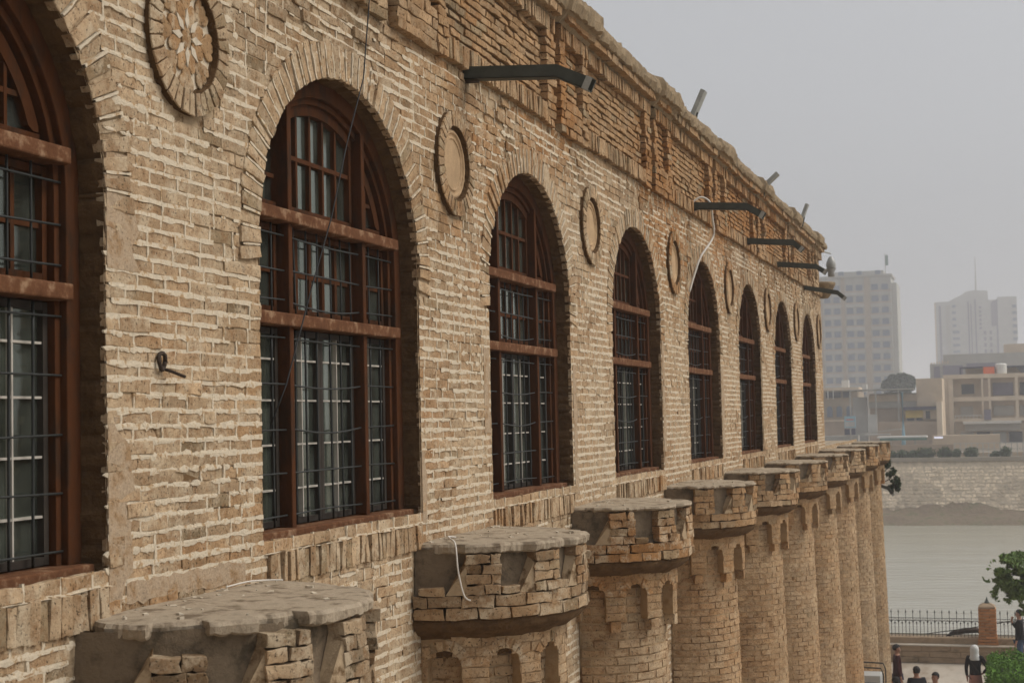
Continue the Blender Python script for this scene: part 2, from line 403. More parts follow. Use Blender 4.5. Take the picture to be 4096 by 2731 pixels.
colF = brick_cols(cyz[:, 0], cyz[:, 1], org=0.16, grey=0.05, pale=0.12)
colF = colF * (1 - (up * .25)[:, None] * (vn(cyz[:, 0] * .9, cyz[:, 1] * 1.1, 40) > .45)[:, None]) 
w_ = pale_f[:, None]; colF = colF * (1 - w_) + PALE * 1.02 * rs.uniform(.92, 1.06, (len(colF), 1)) * w_
dx = np.hypot(cyz[:, 0], CAM_D)
prj = (np.stack([np.zeros(len(cyz)), cyz[:, 0], cyz[:, 1]], 1) - np.array([CAM_D, 0, 0])) @ R.T
uu = prj[:, 0] / prj[:, 2] * 1.5; vv = prj[:, 1] / prj[:, 2] * 1.5
area = (QF[:, 1, 0] - QF[:, 0, 0]); inview = (prj[:, 2] > 0) & (np.abs(uu) < .49) & (np.abs(vv) < .325)
score = np.where(inview, area / dx ** 3, 0)
order = np.argsort(-score)
DJ = .0019 + .0042 * up * (vn(cyz[:, 0] * .7, cyz[:, 1] * .9, 66) > .35) + .002 * (vn(cyz[:, 0] * .9, cyz[:, 1] * 1.3, 67) > .55); near = np.zeros(len(QF), bool); near[order[:298]] = True
mid = (~near) & (cyz[:, 0] < 14); far = (~near) & (~mid)
W_, q_, t_ = brick_arrays(QF[near], jit=.0042, dj=DJ[near]); one = wall_map(0)(W_)
for i in range(len(one)):
    c = one[i].mean(0); o = mesh_obj('brick', one[i] - c, [q_, t_], M['brick'], None, np.repeat(colF[near][i:i+1], one.shape[1], 0), smooth=False)
    o.location = c; P(o)
B = Batch()
W_, q_, t_ = brick_arrays(QF[mid], jit=.0042, dj=DJ[mid]); B.add(wall_map(0)(W_), q_, t_, colF[mid])
P(B.build('brickwork', M['brick'], None))
B = Batch()
W_, q_, t_ = brick_arrays(QF[far], jit=.0035, dj=DJ[far] * .8, lod=1); B.add(wall_map(0)(W_), q_, t_, colF[far])
P(B.build('brickwork', M['brick'], None))

# mortar bed: a sheet 12 mm behind the brick faces, with the window holes
def bed_sheet(e, name, m):
    vs, fs = [], []
    ys = sorted(set([round(x, 3) for x in np.arange(-2, 44.2, .5)] + [round(c + 1.2 * math.cos(a), 3) for c in WC for a in np.linspace(0, PI, 25)] + WL + WR + [Y_END, 44.2]))
    def quad(y0, y1, a0, a1, b0, b1):
        k = len(vs); vs.extend([(e, y0, a0), (e, y1, a1), (e, y1, b1), (e, y0, b0)]); fs.append((k, k + 1, k + 2, k + 3))
    for y0, y1 in zip(ys[:-1], ys[1:]):
        ym = (y0 + y1) / 2; top = 2.72 if ym < Y_END else -0.82
        w = next((i for i in range(8) if WL[i] < ym < WR[i]), None)
        if w is None: quad(y0, y1, GZ, GZ, top, top)
        else:
            quad(y0, y1, GZ, GZ, SILL - .07, SILL - .07)
            f = lambda y: SPR + RISE * math.sqrt(max(0, 1 - ((y - WC[w]) / 1.2) ** 2))
            quad(y0, y1, f(y0), f(y1), top, top)
    return P(mesh_obj(name, vs, fs, m))
bed_sheet(-0.0075, 'wall', M['bed'])

# raised ragged pointing, missing in places
def pointing(SH, SV):
    V = []; Fq = []; n = 0
    for a, b, z in SH:
        if z < -4.5: continue
        st = .022 if a < 9 else (.035 if a < 16 else .07)
        y = np.arange(a, b, st)
        if len(y) < 3: continue
        keep = fbm(y * 1.7 + z * 3.1, np.full(len(y), z * 5.0), 21) + .20 * (vn(y * 7, np.full(len(y), z * 17.), 33) - .5) + .12 * (vn(y * 19, np.full(len(y), z * 37.), 34) - .5)
        ztop = z > 2.0
        thr = np.where((y > 9) & (z < 1.2), .37, np.where((z < 1.3) & (y < 8), .30, .42)) + (.10 if z > 1.75 else 0) + (vn(y * .35, np.full(len(y), z * .5), 61) - .5) * .22
        on = keep > thr
        hgt = .0060 + .0075 * vn(y * 9, np.full(len(y), z * 31.), 12)
        rag = .016 * np.clip(vn(y * 14, np.full(len(y), z * 23.), 77) - .35, 0, 1) + .006 * vn(y * 31, np.full(len(y), z * 41.), 78)
        rag = np.where(y > 9, rag * 1.3, rag)
        zc = z + (vn(y * 1.3, np.full(len(y), z * .7), 5) - .5) * .014 + (vn(y * 5, np.full(len(y), z * 9.), 91) - .5) * .005
        dep = .0006 + .0026 * vn(y * 7, np.full(len(y), z * 13.), 14)
        tp = np.clip((keep - thr) * 30, .55, 1); hgt = hgt * tp; rag = rag * tp
        p0 = np.stack([np.full(len(y), -.010), y, zc + hgt + .001], 1)
        hgt2 = hgt * (.45 + .9 * vn(y * 17, np.full(len(y), z * 11.), 55)); p0[:, 2] = zc + hgt2 + .001; p1 = np.stack([dep, y, zc + hgt2], 1)
        p2 = np.stack([dep + .001, y, zc - hgt - rag], 1)
        p3 = np.stack([np.full(len(y), -.010), y, zc - hgt - rag], 1)
        V.append(np.stack([p0, p1, p2, p3], 1).reshape(-1, 3))
        i = np.nonzero(on[:-1] & on[1:])[0]
        base = n + i * 4
        for k in range(3):
            Fq.append(np.stack([base + k, base + 4 + k, base + 5 + k, base + 1 + k], 1))
        # ends
        n += len(y) * 4
    for y, z0, z1 in SV:
        if z0 < -4.0 or y > 24: continue
        if fbm(y * 1.7, z0 * 5, 21) < (.43 if y > 8 or z0 > 1.3 else .33) + (.06 if z0 > 1.75 else 0): continue
        zz = np.linspace(z0 - .004, z1 + .004, 5); w = rs.uniform(.005, .0105, 5); x = rs.uniform(.001, .004, 5); yc = y + rs.uniform(-.002, .002, 5)
        p0 = np.stack([np.full(5, -.012), yc - w - .001, zz], 1); p1 = np.stack([x, yc - w, zz], 1); p2 = np.stack([x, yc + w, zz], 1); p3 = np.stack([np.full(5, -.012), yc + w + .001, zz], 1)
        V.append(np.stack([p0, p1, p2, p3], 1).reshape(-1, 3)); i = np.arange(4); base = n + i * 4
        for k in range(3): Fq.append(np.stack([base + k, base + 1 + k, base + 5 + k, base + 4 + k], 1))
        n += 20
    return P(mesh_obj('mortar', np.concatenate(V), [np.concatenate(Fq)], M['mortar'], smooth=False, kind='stuff'))
pointing(seg_h, seg_v)
# lime smears left on the brick faces, and smooth render patches beside the jambs
def smear(spots, name, m, dep=.0035):
    vs, fs = [], []
    for (y, z_, w_, h_) in spots:
        n = 9; k = len(vs); a0 = random.uniform(0, 1)
        rim = [(y + w_ * math.cos(a0 + 2*PI*i/n) * random.uniform(.55, 1.15), z_ + h_ * math.sin(a0 + 2*PI*i/n) * random.uniform(.5, 1.2)) for i in range(n)]
        vs += [(-.008, *q) for q in rim] + [(dep * random.uniform(.3, 1), *q) for q in rim] + [(dep * 1.3, y, z_)]
        for i in range(n): j = (i+1) % n; fs += [(k+i, k+j, k+n+j, k+n+i), (k+n+i, k+n+j, k+2*n)]
    return P(mesh_obj(name, vs, fs, m, kind='stuff'))
spots = []
while len(spots) < 4600:
    y = 5 + 30 * random.random() ** 1.5; z_ = random.uniform(-1.6, 2.4); i = next((i for i in range(8) if WL[i] - .02 < y < WR[i] + .02), None)
    if i is not None and -.92 < z_ < 2.15: continue
    if abs(y - min(PIER[1:], key=lambda q: abs(q - y))) < .42 and 1.45 < z_ < 2.35: continue
    if float(vn(y * .9, z_ * 1.1, 44)) < (.38 if y > 9 and z_ < 1.4 else .52): continue
    zr = 2.64 - round((2.64 - z_) / ROW) * ROW
    spots.append((y, zr - .008, random.uniform(.02, .075), random.uniform(.008, .024)))
smear(spots, 'lime_smears', M['mortar'])

M['render'] = mat('smooth_render', (0.43, 0.325, 0.22), 0.95, 0.1, noise=0.32, nscale=8, bump=0.016, bscale=22, col2=(0.27, 0.175, 0.095), thr=(.48, .62), fine=.4)
for (ya, yb, za, zb, amp) in ((6.005, 6.14, -.95, .05, .07), (6.01, 6.20, .72, 1.25, .07), (9.92, 9.98, -.7, -.2, .04), (13.93, 14.05, -.7, .5, .03), (11.30, 11.44, -.1, .55, .03), (6.15, 7.3, -.80, -.70, .03), (18.0, 18.12, -.6, .9, .03), (22.1, 22.3, -.6, .7, .04)):
    n = max(8, int((zb - za) / .035)) if (zb - za) > (yb - ya) else 4; L_, R_2 = [], []
    if zb - za > yb - ya:
        zs_ = np.linspace(za, zb, n); lft = [(ya, q) for q in zs_]; rgt = [(yb + (float(vn(q * 11, ya, 3)) - .5) * amp * 2.4 + random.uniform(-.008, .008), q) for q in zs_]
    else:
        q_s = np.linspace(ya, yb, 26); lft = [(q, za + random.uniform(-.015, .01)) for q in q_s]; rgt = [(q, zb + random.uniform(-.02, .01)) for q in q_s]
    P(MB().band(lft, rgt, -.008, .0045).build('render_patch', M['render']))
# arches: voussoirs, reveals
vous_single = 0; VB = Batch(); RB_ = Batch()
for w, c in enumerate(WC):
    Q = []; ang = []
    n = 46
    th = np.linspace(-.14, PI + .14, n + 1)
    def ell(t, a, b):
        if t < 0: return (c + a, SPR + t * a)
        if t > PI: return (c - a, SPR - (t - PI) * a)
        return (c + a * math.cos(t), SPR + b * math.sin(t))
    for i in range(n):
        t0 = th[i] + .012; t1 = th[i + 1] - .006 + random.uniform(-.008, .004)
        o_ = .225 + random.uniform(-.02, .02)
        Q.append([ell(t0, 1.2, RISE), ell(t0, 1.2 + o_, RISE + o_), ell(t1, 1.2 + o_, RISE + o_), ell(t1, 1.2, RISE)])
    Q = np.array(Q); Q = Q[:, [0, 3, 2, 1]] if False else Q
    cc = Q.mean(1); cols = brick_cols(cc[:, 0], cc[:, 1], org=.05, pale=.3)
    W_, q_, t_ = brick_arrays(Q, thick=.05, jit=.0035, dj=.004, lod=0 if c < 18 else 1)
    Wd = wall_map(.006)(W_)
    if w in (0, 1, 2):
        for i in range(len(Wd)):
            m0 = Wd[i].mean(0); o = mesh_obj('voussoir', Wd[i] - m0, [q_, t_], M['brick'], None, np.repeat(cols[i:i+1], Wd.shape[1], 0), smooth=False); o.location = m0; P(o)
    else: VB.add(Wd, q_, t_, cols)
    # white joints of the ring (thin raised lines)
    mbj = MB()
    for i in range(1, n):
        if random.random() < .22: continue
        a_ = ell(th[i] + .003, 1.205, RISE + .005); b_ = ell(th[i] + .003, 1.41, RISE + .21)
        nseg = 5; prev = None
        for s in range(nseg + 1):
            f = s / nseg; yy = a_[0] + (b_[0] - a_[0]) * f; zz = a_[1] + (b_[1] - a_[1]) * f
            dv = Vector((b_[0] - a_[0], b_[1] - a_[1])).normalized(); nn = Vector((-dv.y, dv.x)) * random.uniform(.004, .0085)
            cur = ((yy + nn.x, zz + nn.y), (yy - nn.x, zz - nn.y)); ex = random.uniform(.008, .014)
            if prev:
                k = len(mbj.v)
                mbj.v += [(prev[1], *prev[0][0]), (prev[1], *prev[0][1]), (ex, *cur[0]), (ex, *cur[1]), (-.005, *prev[0][0]), (-.005, *prev[0][1]), (-.005, *cur[0]), (-.005, *cur[1])]
                mbj.f += [(k, k+1, k+3, k+2), (k, k+2, k+6, k+4), (k+1, k+5, k+7, k+3)]
            prev = (cur, ex)
    P(mbj.build('mortar', M['mortar'], kind='stuff'))
    # reveal blocks down both jambs and round the arch: rough, 0.3 deep
    path = [(c + 1.2, SILL - .06)] + [(c + 1.2, zz) for zz in np.arange(SILL + .02, SPR, ROW * 1.15)]
    path += [(c + 1.2 * math.cos(t), SPR + RISE * math.sin(t)) for t in np.linspace(0, PI, 44)]
    path += [(c - 1.2, zz) for zz in np.arange(SPR - .05, SILL, -ROW * 1.15)] + [(c - 1.2, SILL - .06)]
    vs = []; fs = []; nd = 7
    L_ = len(path); pn = np.array(path)
    tn = np.gradient(pn, axis=0); tn /= np.linalg.norm(tn, axis=1)[:, None]; nr = np.stack([-tn[:, 1], tn[:, 0]], 1)   # towards the opening
    nsub = 3; pts = []; nrm = []; rowid = []
    for i in range(L_ - 1):
        for s in range(nsub):
            f = s / nsub; pts.append(pn[i] * (1 - f) + pn[i + 1] * f); nrm.append(nr[i] * (1 - f) + nr[i + 1] * f); rowid.append((i, s))
    pts = np.array(pts); nrm = np.array(nrm)
    rowoff = rs.uniform(-.006, .012, L_)
    for i, (p, nn) in enumerate(zip(pts, nrm)):
        ro = rowoff[rowid[i][0]] - (.010 if rowid[i][1] == 0 and random.random() < .7 else 0)
        for k in range(nd):
            e = -.002 - .30 * k / (nd - 1)
            amp = ro + (vn(p[0] * 9 + p[1] * 13, e * 14 + w * 7, 50) - .5) * .024
            if k == 0: amp = amp * .6 - .004
            q = p + nn * amp
            vs.append((e, q[0], q[1]))
    m_ = len(pts)
    fs = [(i * nd + k, i * nd + k + 1, (i + 1) * nd + k + 1, (i + 1) * nd + k) for i in range(m_ - 1) for k in range(nd - 1)]
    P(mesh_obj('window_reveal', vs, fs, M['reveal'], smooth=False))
P(VB.build('voussoirs', M['brick'], None))

# soldier courses: window aprons, string course, frieze header
SB = Batch()
def soldiers(a, b, z0, z1, e, thick, org=.1, pale=.2, wdt=.072, lod=0, jit=.006, dj=.006, batch=SB, single=False):
    n = max(1, int((b - a) / wdt)); d = (b - a) / n; Q = []
    for i in range(n):
        Q.append(rect(a + i * d + .005, a + (i + 1) * d - .005, z0 + random.uniform(-.006, .006), z1 + random.uniform(-.006, .004)))
    Q = np.array(Q); cc = Q.mean(1); cols = brick_cols(cc[:, 0], cc[:, 1], org=org, pale=pale, grey=.15)
    W_, q_, t_ = brick_arrays(Q, thick=thick, jit=jit, dj=dj, lod=lod); Wd = wall_map(e)(W_)
    if single:
        for i in range(len(Wd)):
            m0 = Wd[i].mean(0); o = mesh_obj('sill_brick', Wd[i] - m0, [q_, t_], M['brick'], None, np.repeat(cols[i:i+1], Wd.shape[1], 0), smooth=False); o.location = m0; P(o)
    else: batch.add(Wd, q_, t_, cols)
for i, (a, b) in enumerate(zip(WL, WR)):
    soldiers(a + .03, b - .02, -.87, -.70, .018, .14, org=0, pale=.25, lod=0 if i < 3 else 1, single=i < 4)
    mb = MB(); ys = np.linspace(a - .01, b + .01, 30)      # sloping mortar bed of the sill
    for k, y in enumerate(ys): mb.v += [(.022 + random.uniform(-.012, .008), y, -.700 + random.uniform(-.006, .004)), (-.30, y, -.655), (-.10, y, -.683 + random.uniform(-.004, .004))]
    mb.f = [f for k in range(29) for f in ((k*3, k*3+3, k*3+5, k*3+2), (k*3+2, k*3+5, k*3+4, k*3+1))]
    P(mb.build('sill_mortar', M['mortar'], smooth=True))

# ------------------------------------------------------------------ frieze and cornice
PER = 4.08
FB = Batch()
def course_fill(a, b, z0, z1, e, thick=.04, row=ROW, org=.3, pale=0, lod=1, batch=FB, gap=J, deep=.006, zgap=None):
    zgap = zgap or gap
    z = z0; Q = []; k = random.randint(0, 1)
    nr_ = max(1, round((z1 - z0) / row)); rh = (z1 - z0) / nr_
    for r in range(nr_):
        off = (LEN / 2 if (r + k) % 2 else 0) + random.uniform(-.02, .02); y = a; c = [a]
        y = a + off if off > .06 else a + LEN
        while y < b - .06: c.append(y); y += LEN
        c.append(b)
        for i in range(len(c) - 1):
            Q.append(rect(c[i] + gap / 2, c[i + 1] - gap / 2, z + zgap / 2, z + rh - zgap / 2 + random.uniform(-.003, .003)))
        z += rh
    Q = np.array(Q); cc = Q.mean(1); cols = brick_cols(cc[:, 0], cc[:, 1], org=org, pale=pale)
    W_, q_, t_ = brick_arrays(Q, thick=thick, jit=.005, dj=deep, lod=lod); batch.add(wall_map(e)(W_), q_, t_, cols)
BACK = MB()
BACK.box(-.3, -.035, -2, Y_END - .02, 2.60, 3.72)          # core behind the frieze
EF = .05
for k in range(-4, 6):
    a = 14.55 + PER * k
    pan = (a, a + 2.65); post1 = (a + 2.65, a + 2.93); gro = (a + 2.93, a + 3.08); pil = (a + 3.08, a + 4.08)
    rec = (a + 3.25, a + 3.87)
    if a + PER < 0.5: continue
    lod = 0 if a < 16 else 1
    def cl(t): return (max(t[0], 1.2), min(t[1], Y_END))
    for (u0, u1), z0, z1, e, th_, o_, p_ in [
        (pan, 2.82, 3.50, -.012, .03, .42, -.2), (post1, 2.64, 3.50, EF, .10, .3, 0), (rec, 2.95, 3.50, .0, .03, .35, 0),
        ((pil[0], rec[0]), 2.64, 3.50, EF + .012, .11, .25, 0), ((rec[1], pil[1]), 2.64, 3.50, EF + .012, .11, .25, 0), (rec, 2.64, 2.95, EF + .008, .10, .2, .1)]:
        u0, u1 = cl((u0, u1))
        if u1 - u0 < .05: continue
        course_fill(u0, u1, z0, z1, e, th_, org=o_ - .1, pale=p_, lod=lod, zgap=.019 if e < .01 else .011)
    for (u0, u1, e) in ((pan[0] - .0, post1[1], EF + .006), (pil[0], pil[1], EF + .022)):
        u0, u1 = cl((u0, u1))
        if u1 - u0 < .05: continue
        if e < .07:
            p0, p1 = cl(pan)
            if p1 - p0 > .05: soldiers(p0, p1, 2.66, 2.82, EF + .006, .09, org=.1, pale=.25, wdt=.062, lod=lod, batch=FB)
        soldiers(u0, u1, 3.50, 3.635, e, .12, org=.15, pale=.25, wdt=.062, lod=lod, batch=FB, dj=.005)
        course_fill(u0, u1 - .01, 3.665, 3.745, e + .075, .20, row=.08, org=.1, pale=.15, lod=lod, deep=.006)
    # the narrow slot that runs on below the string course
    g0, g1 = cl(gro)
P(FB.build('frieze_brickwork', M['brick_raw'], None)); 
SBo = SB.build('sill_brickwork', M['brick'], None)
if SBo: P(SBo)
P(BACK.build('frieze_core', M['reveal']))  # dark core colour paints shade into the frieze grooves
# cap: eroded mud and brick coping
ys = np.arange(1.0, Y_END + .12, .03); prof = [(.02, 3.635), (.115, 3.745), (.165, 3.75), (.185, 3.80), (.175, 3.86), (.14, 3.92), (.06, 3.955), (-.10, 3.965), (-.45, 3.95), (-.6, 3.7)]
V = []
for i, y in enumerate(ys):
    ph = ((y - 14.55) % PER); pil_ = 1.0 if ph > 3.0 else 0.0
    lump = (float(fbm(y * 1.1, 2.2, 9)) - .5) * .06 + pil_ * .03
    for j, (e, zz) in enumerate(prof):
        nz = float(vn(y * 6, j * 1.7, 15) - .5) * .028 + float(vn(y * 19, j * 2.9, 16) - .5) * .022 + random.uniform(-.006, .006)
        k_ = 0.25 if j in (0, 1) else (.0 if j == 9 else 1)
        V.append((e + pil_ * .05 * (1 if j < 6 else 0) + nz * k_, y, zz + (lump if j > 2 else 0) * k_ + nz * .8 * k_))
n_ = len(prof)
F = [(i*n_ + j, (i+1)*n_ + j, (i+1)*n_ + j + 1, i*n_ + j + 1) for i in range(len(ys) - 1) for j in range(n_ - 1)]
F.append(tuple((len(ys) - 1) * n_ + j for j in range(n_)))
P(mesh_obj('cornice', V, F, M['mud'], smooth=False))

# building body: roof, back, end wall, dark rooms, lower terrace
mb = MB(); mb.box(-9, -.3, -2, Y_END - .03, 3.3, 3.72); P(mb.build('roof', M['mud']))
mb = MB(); mb.box(-9, -.012, Y_END - .25, Y_END - .004, -.95, 3.70); P(mb.build('end_wall', M['plaster']))
mb = MB(); mb.box(-9, -.02, -2.3, -2.0, GZ, 3.7); mb.box(-9.2, -9, -2.3, 44.2, GZ, 3.7); P(mb.build('rear_wall', M['plaster']))
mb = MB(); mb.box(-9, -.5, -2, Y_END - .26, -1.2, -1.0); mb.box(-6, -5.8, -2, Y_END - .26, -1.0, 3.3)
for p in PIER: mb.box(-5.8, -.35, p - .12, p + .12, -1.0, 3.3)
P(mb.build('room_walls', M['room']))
mb = MB(); mb.box(-9, -.014, Y_END - .003, 44.19, -1.2, -.80); P(mb.build('terrace', M['slab']))
mb = MB(); mb.box(-9, -.014, 44.0, 44.2, GZ, -1.2); P(mb.build('terrace_end_wall', M['plaster']))

# ------------------------------------------------------------------ medallions
def medallion(k, yc, zc, star):
    o0 = empty('medallion', (0, yc, zc)); P(o0); o0.location = (0, yc, zc)
    inv0 = Matrix.Translation((0, -yc, -zc))
    def PP(o): o.parent = o0; return o
    # drum that stands proud of the wall
    mb = MB(); n = 48
    prof = [(MEDR - .004, -.01), (MEDR - .006, .032), (MEDR - .02, .036), (.278, .036), (.274, -.002), (.262, -.003)]
    pr = prof if star else prof + [(.245, .012), (.232, .012), (.222, -.002), (.205, -.002), (.198, .006), (.188, .006), (.180, -.002)]
    for r, e in pr:
        for j in range(n):
            w = 2 * PI * j / n; rr = r + (random.uniform(-.003, .003) if j else 0)
            mb.v.append((e, rr * math.cos(w), rr * math.sin(w)))
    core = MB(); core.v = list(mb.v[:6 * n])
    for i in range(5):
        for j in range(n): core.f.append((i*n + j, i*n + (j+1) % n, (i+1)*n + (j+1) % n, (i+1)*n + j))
    PP(core.build('ring_core', M['reveal']))  # dark rim sides and inner edge: shadow painted in as colour
    for i in range(5, len(pr) - 1):
        for j in range(n): mb.f.append((i*n + j, i*n + (j+1) % n, (i+1)*n + (j+1) % n, (i+1)*n + j))
    c_ = len(mb.v); mb.v.append((pr[-1][1] + .002, 0, 0)); b_ = (len(pr) - 1) * n
    for j in range(n): mb.f.append((b_ + j, b_ + (j+1) % n, c_))
    PP(mb.build('disc', M['mortar'] if star else M['plaster_pale'], smooth=False))
    nb = 34; Q = []
    for i in range(nb):
        a0 = 2 * PI * i / nb + .016; a1 = 2 * PI * (i + 1) / nb - .016
        r0, r1 = .280, MEDR + .002
        Q.append([(r0 * math.cos(a0), r0 * math.sin(a0)), (r1 * math.cos(a0), r1 * math.sin(a0)), (r1 * math.cos(a1), r1 * math.sin(a1)), (r0 * math.cos(a1), r0 * math.sin(a1))])
    Q = np.array(Q); cols = brick_cols(Q.mean(1)[:, 0] + yc, Q.mean(1)[:, 1] + zc, org=.1, pale=.15, grey=.25)
    W_, q_, t_ = brick_arrays(Q, thick=.012, jit=.003, dj=.002, lod=0 if k < 2 else 1); Wd = wall_map(.042)(W_)
    if k < 2:
        for i in range(nb):
            m0 = Wd[i].mean(0); o = mesh_obj('ring_brick', Wd[i] - m0, [q_, t_], M['brick'], None, np.repeat(cols[i:i+1], Wd.shape[1], 0), smooth=False); o.location = m0; PP(o)
    else:
        b = Batch(); b.add(Wd, q_, t_, cols); PP(b.build('ring_brickwork', M['brick'], None))
    if star:
        def petal(r0, r1, wd, a, e, colr):
            pts = []
            for s in np.linspace(0, 1, 7): pts.append((r0 + (r1 - r0) * s, wd * math.sin(PI * min(max(s * .86 + .07, 0), 1)) ** .7))
            loop = [(r, -h) for r, h in pts] + [(r, h) for r, h in pts[::-1]]
            P2 = [(r * math.cos(a) - h * math.sin(a), r * math.sin(a) + h * math.cos(a)) for r, h in loop]
            m_ = len(P2); cen = np.mean(P2, 0)
            vs = [(.0, *p) for p in P2] + [(e - .003, *p) for p in P2] + [(e, *(np.array(p) * .86 + cen * .14)) for p in P2] + [(e + .002, *cen)]
            fs = [(i, (i+1) % m_, m_ + (i+1) % m_, m_ + i) for i in range(m_)] + [(m_ + i, m_ + (i+1) % m_, 2*m_ + (i+1) % m_, 2*m_ + i) for i in range(m_)] + [(2*m_ + i, 2*m_ + (i+1) % m_, 3*m_) for i in range(m_)]
            o = mesh_obj('petal_brick', vs, fs, M['brick'], None, np.repeat(np.array([colr]), len(vs), 0), smooth=False); PP(o)
        for i in range(8):
            a_ = PI / 2 + 2 * PI * i / 8; P2 = [(.045 * math.cos(a_), .045 * math.sin(a_)), (.085 * math.cos(a_ - .26), .085 * math.sin(a_ - .26)), (.150 * math.cos(a_), .150 * math.sin(a_)), (.085 * math.cos(a_ + .26), .085 * math.sin(a_ + .26))]
            PP(mesh_obj('star_point', [(.0, *q) for q in P2] + [(.016, *q) for q in P2], [(0, 1, 5, 4), (1, 2, 6, 5), (2, 3, 7, 6), (3, 0, 4, 7), (4, 5, 6, 7)], M['paper']))
        petal(-.060, .060, .044, PI / 2, .013, TAN)
        for i in range(8):
            petal(.062, .182, .040, PI / 2 + 2 * PI * (i + .5) / 8, .012, (ORG * .25 + TAN * .85) * random.uniform(.9, 1.1))
        for i in range(8):
            petal(.140, .270, .046, PI / 2 + 2 * PI * i / 8, .011, TAN * random.uniform(.85, 1.1))
        for i in range(16):
            petal(.195, .272, .026, PI / 2 + 2 * PI * (i + .5) / 16, .010, TAN * random.uniform(.8, 1.1))
M['plaster_pale'] = mat('pale_plaster', (0.42, 0.29, 0.17), 0.95, 0.1, noise=0.22, nscale=7, bump=0.006, bscale=30)
for k, p in enumerate(PIER[1:]):
    zc = MEDZ + (.03 if k == 0 else (-.0 if k < 5 else -.08)); medallion(k, p + (0.0 if k else -.03), zc, k == 0)

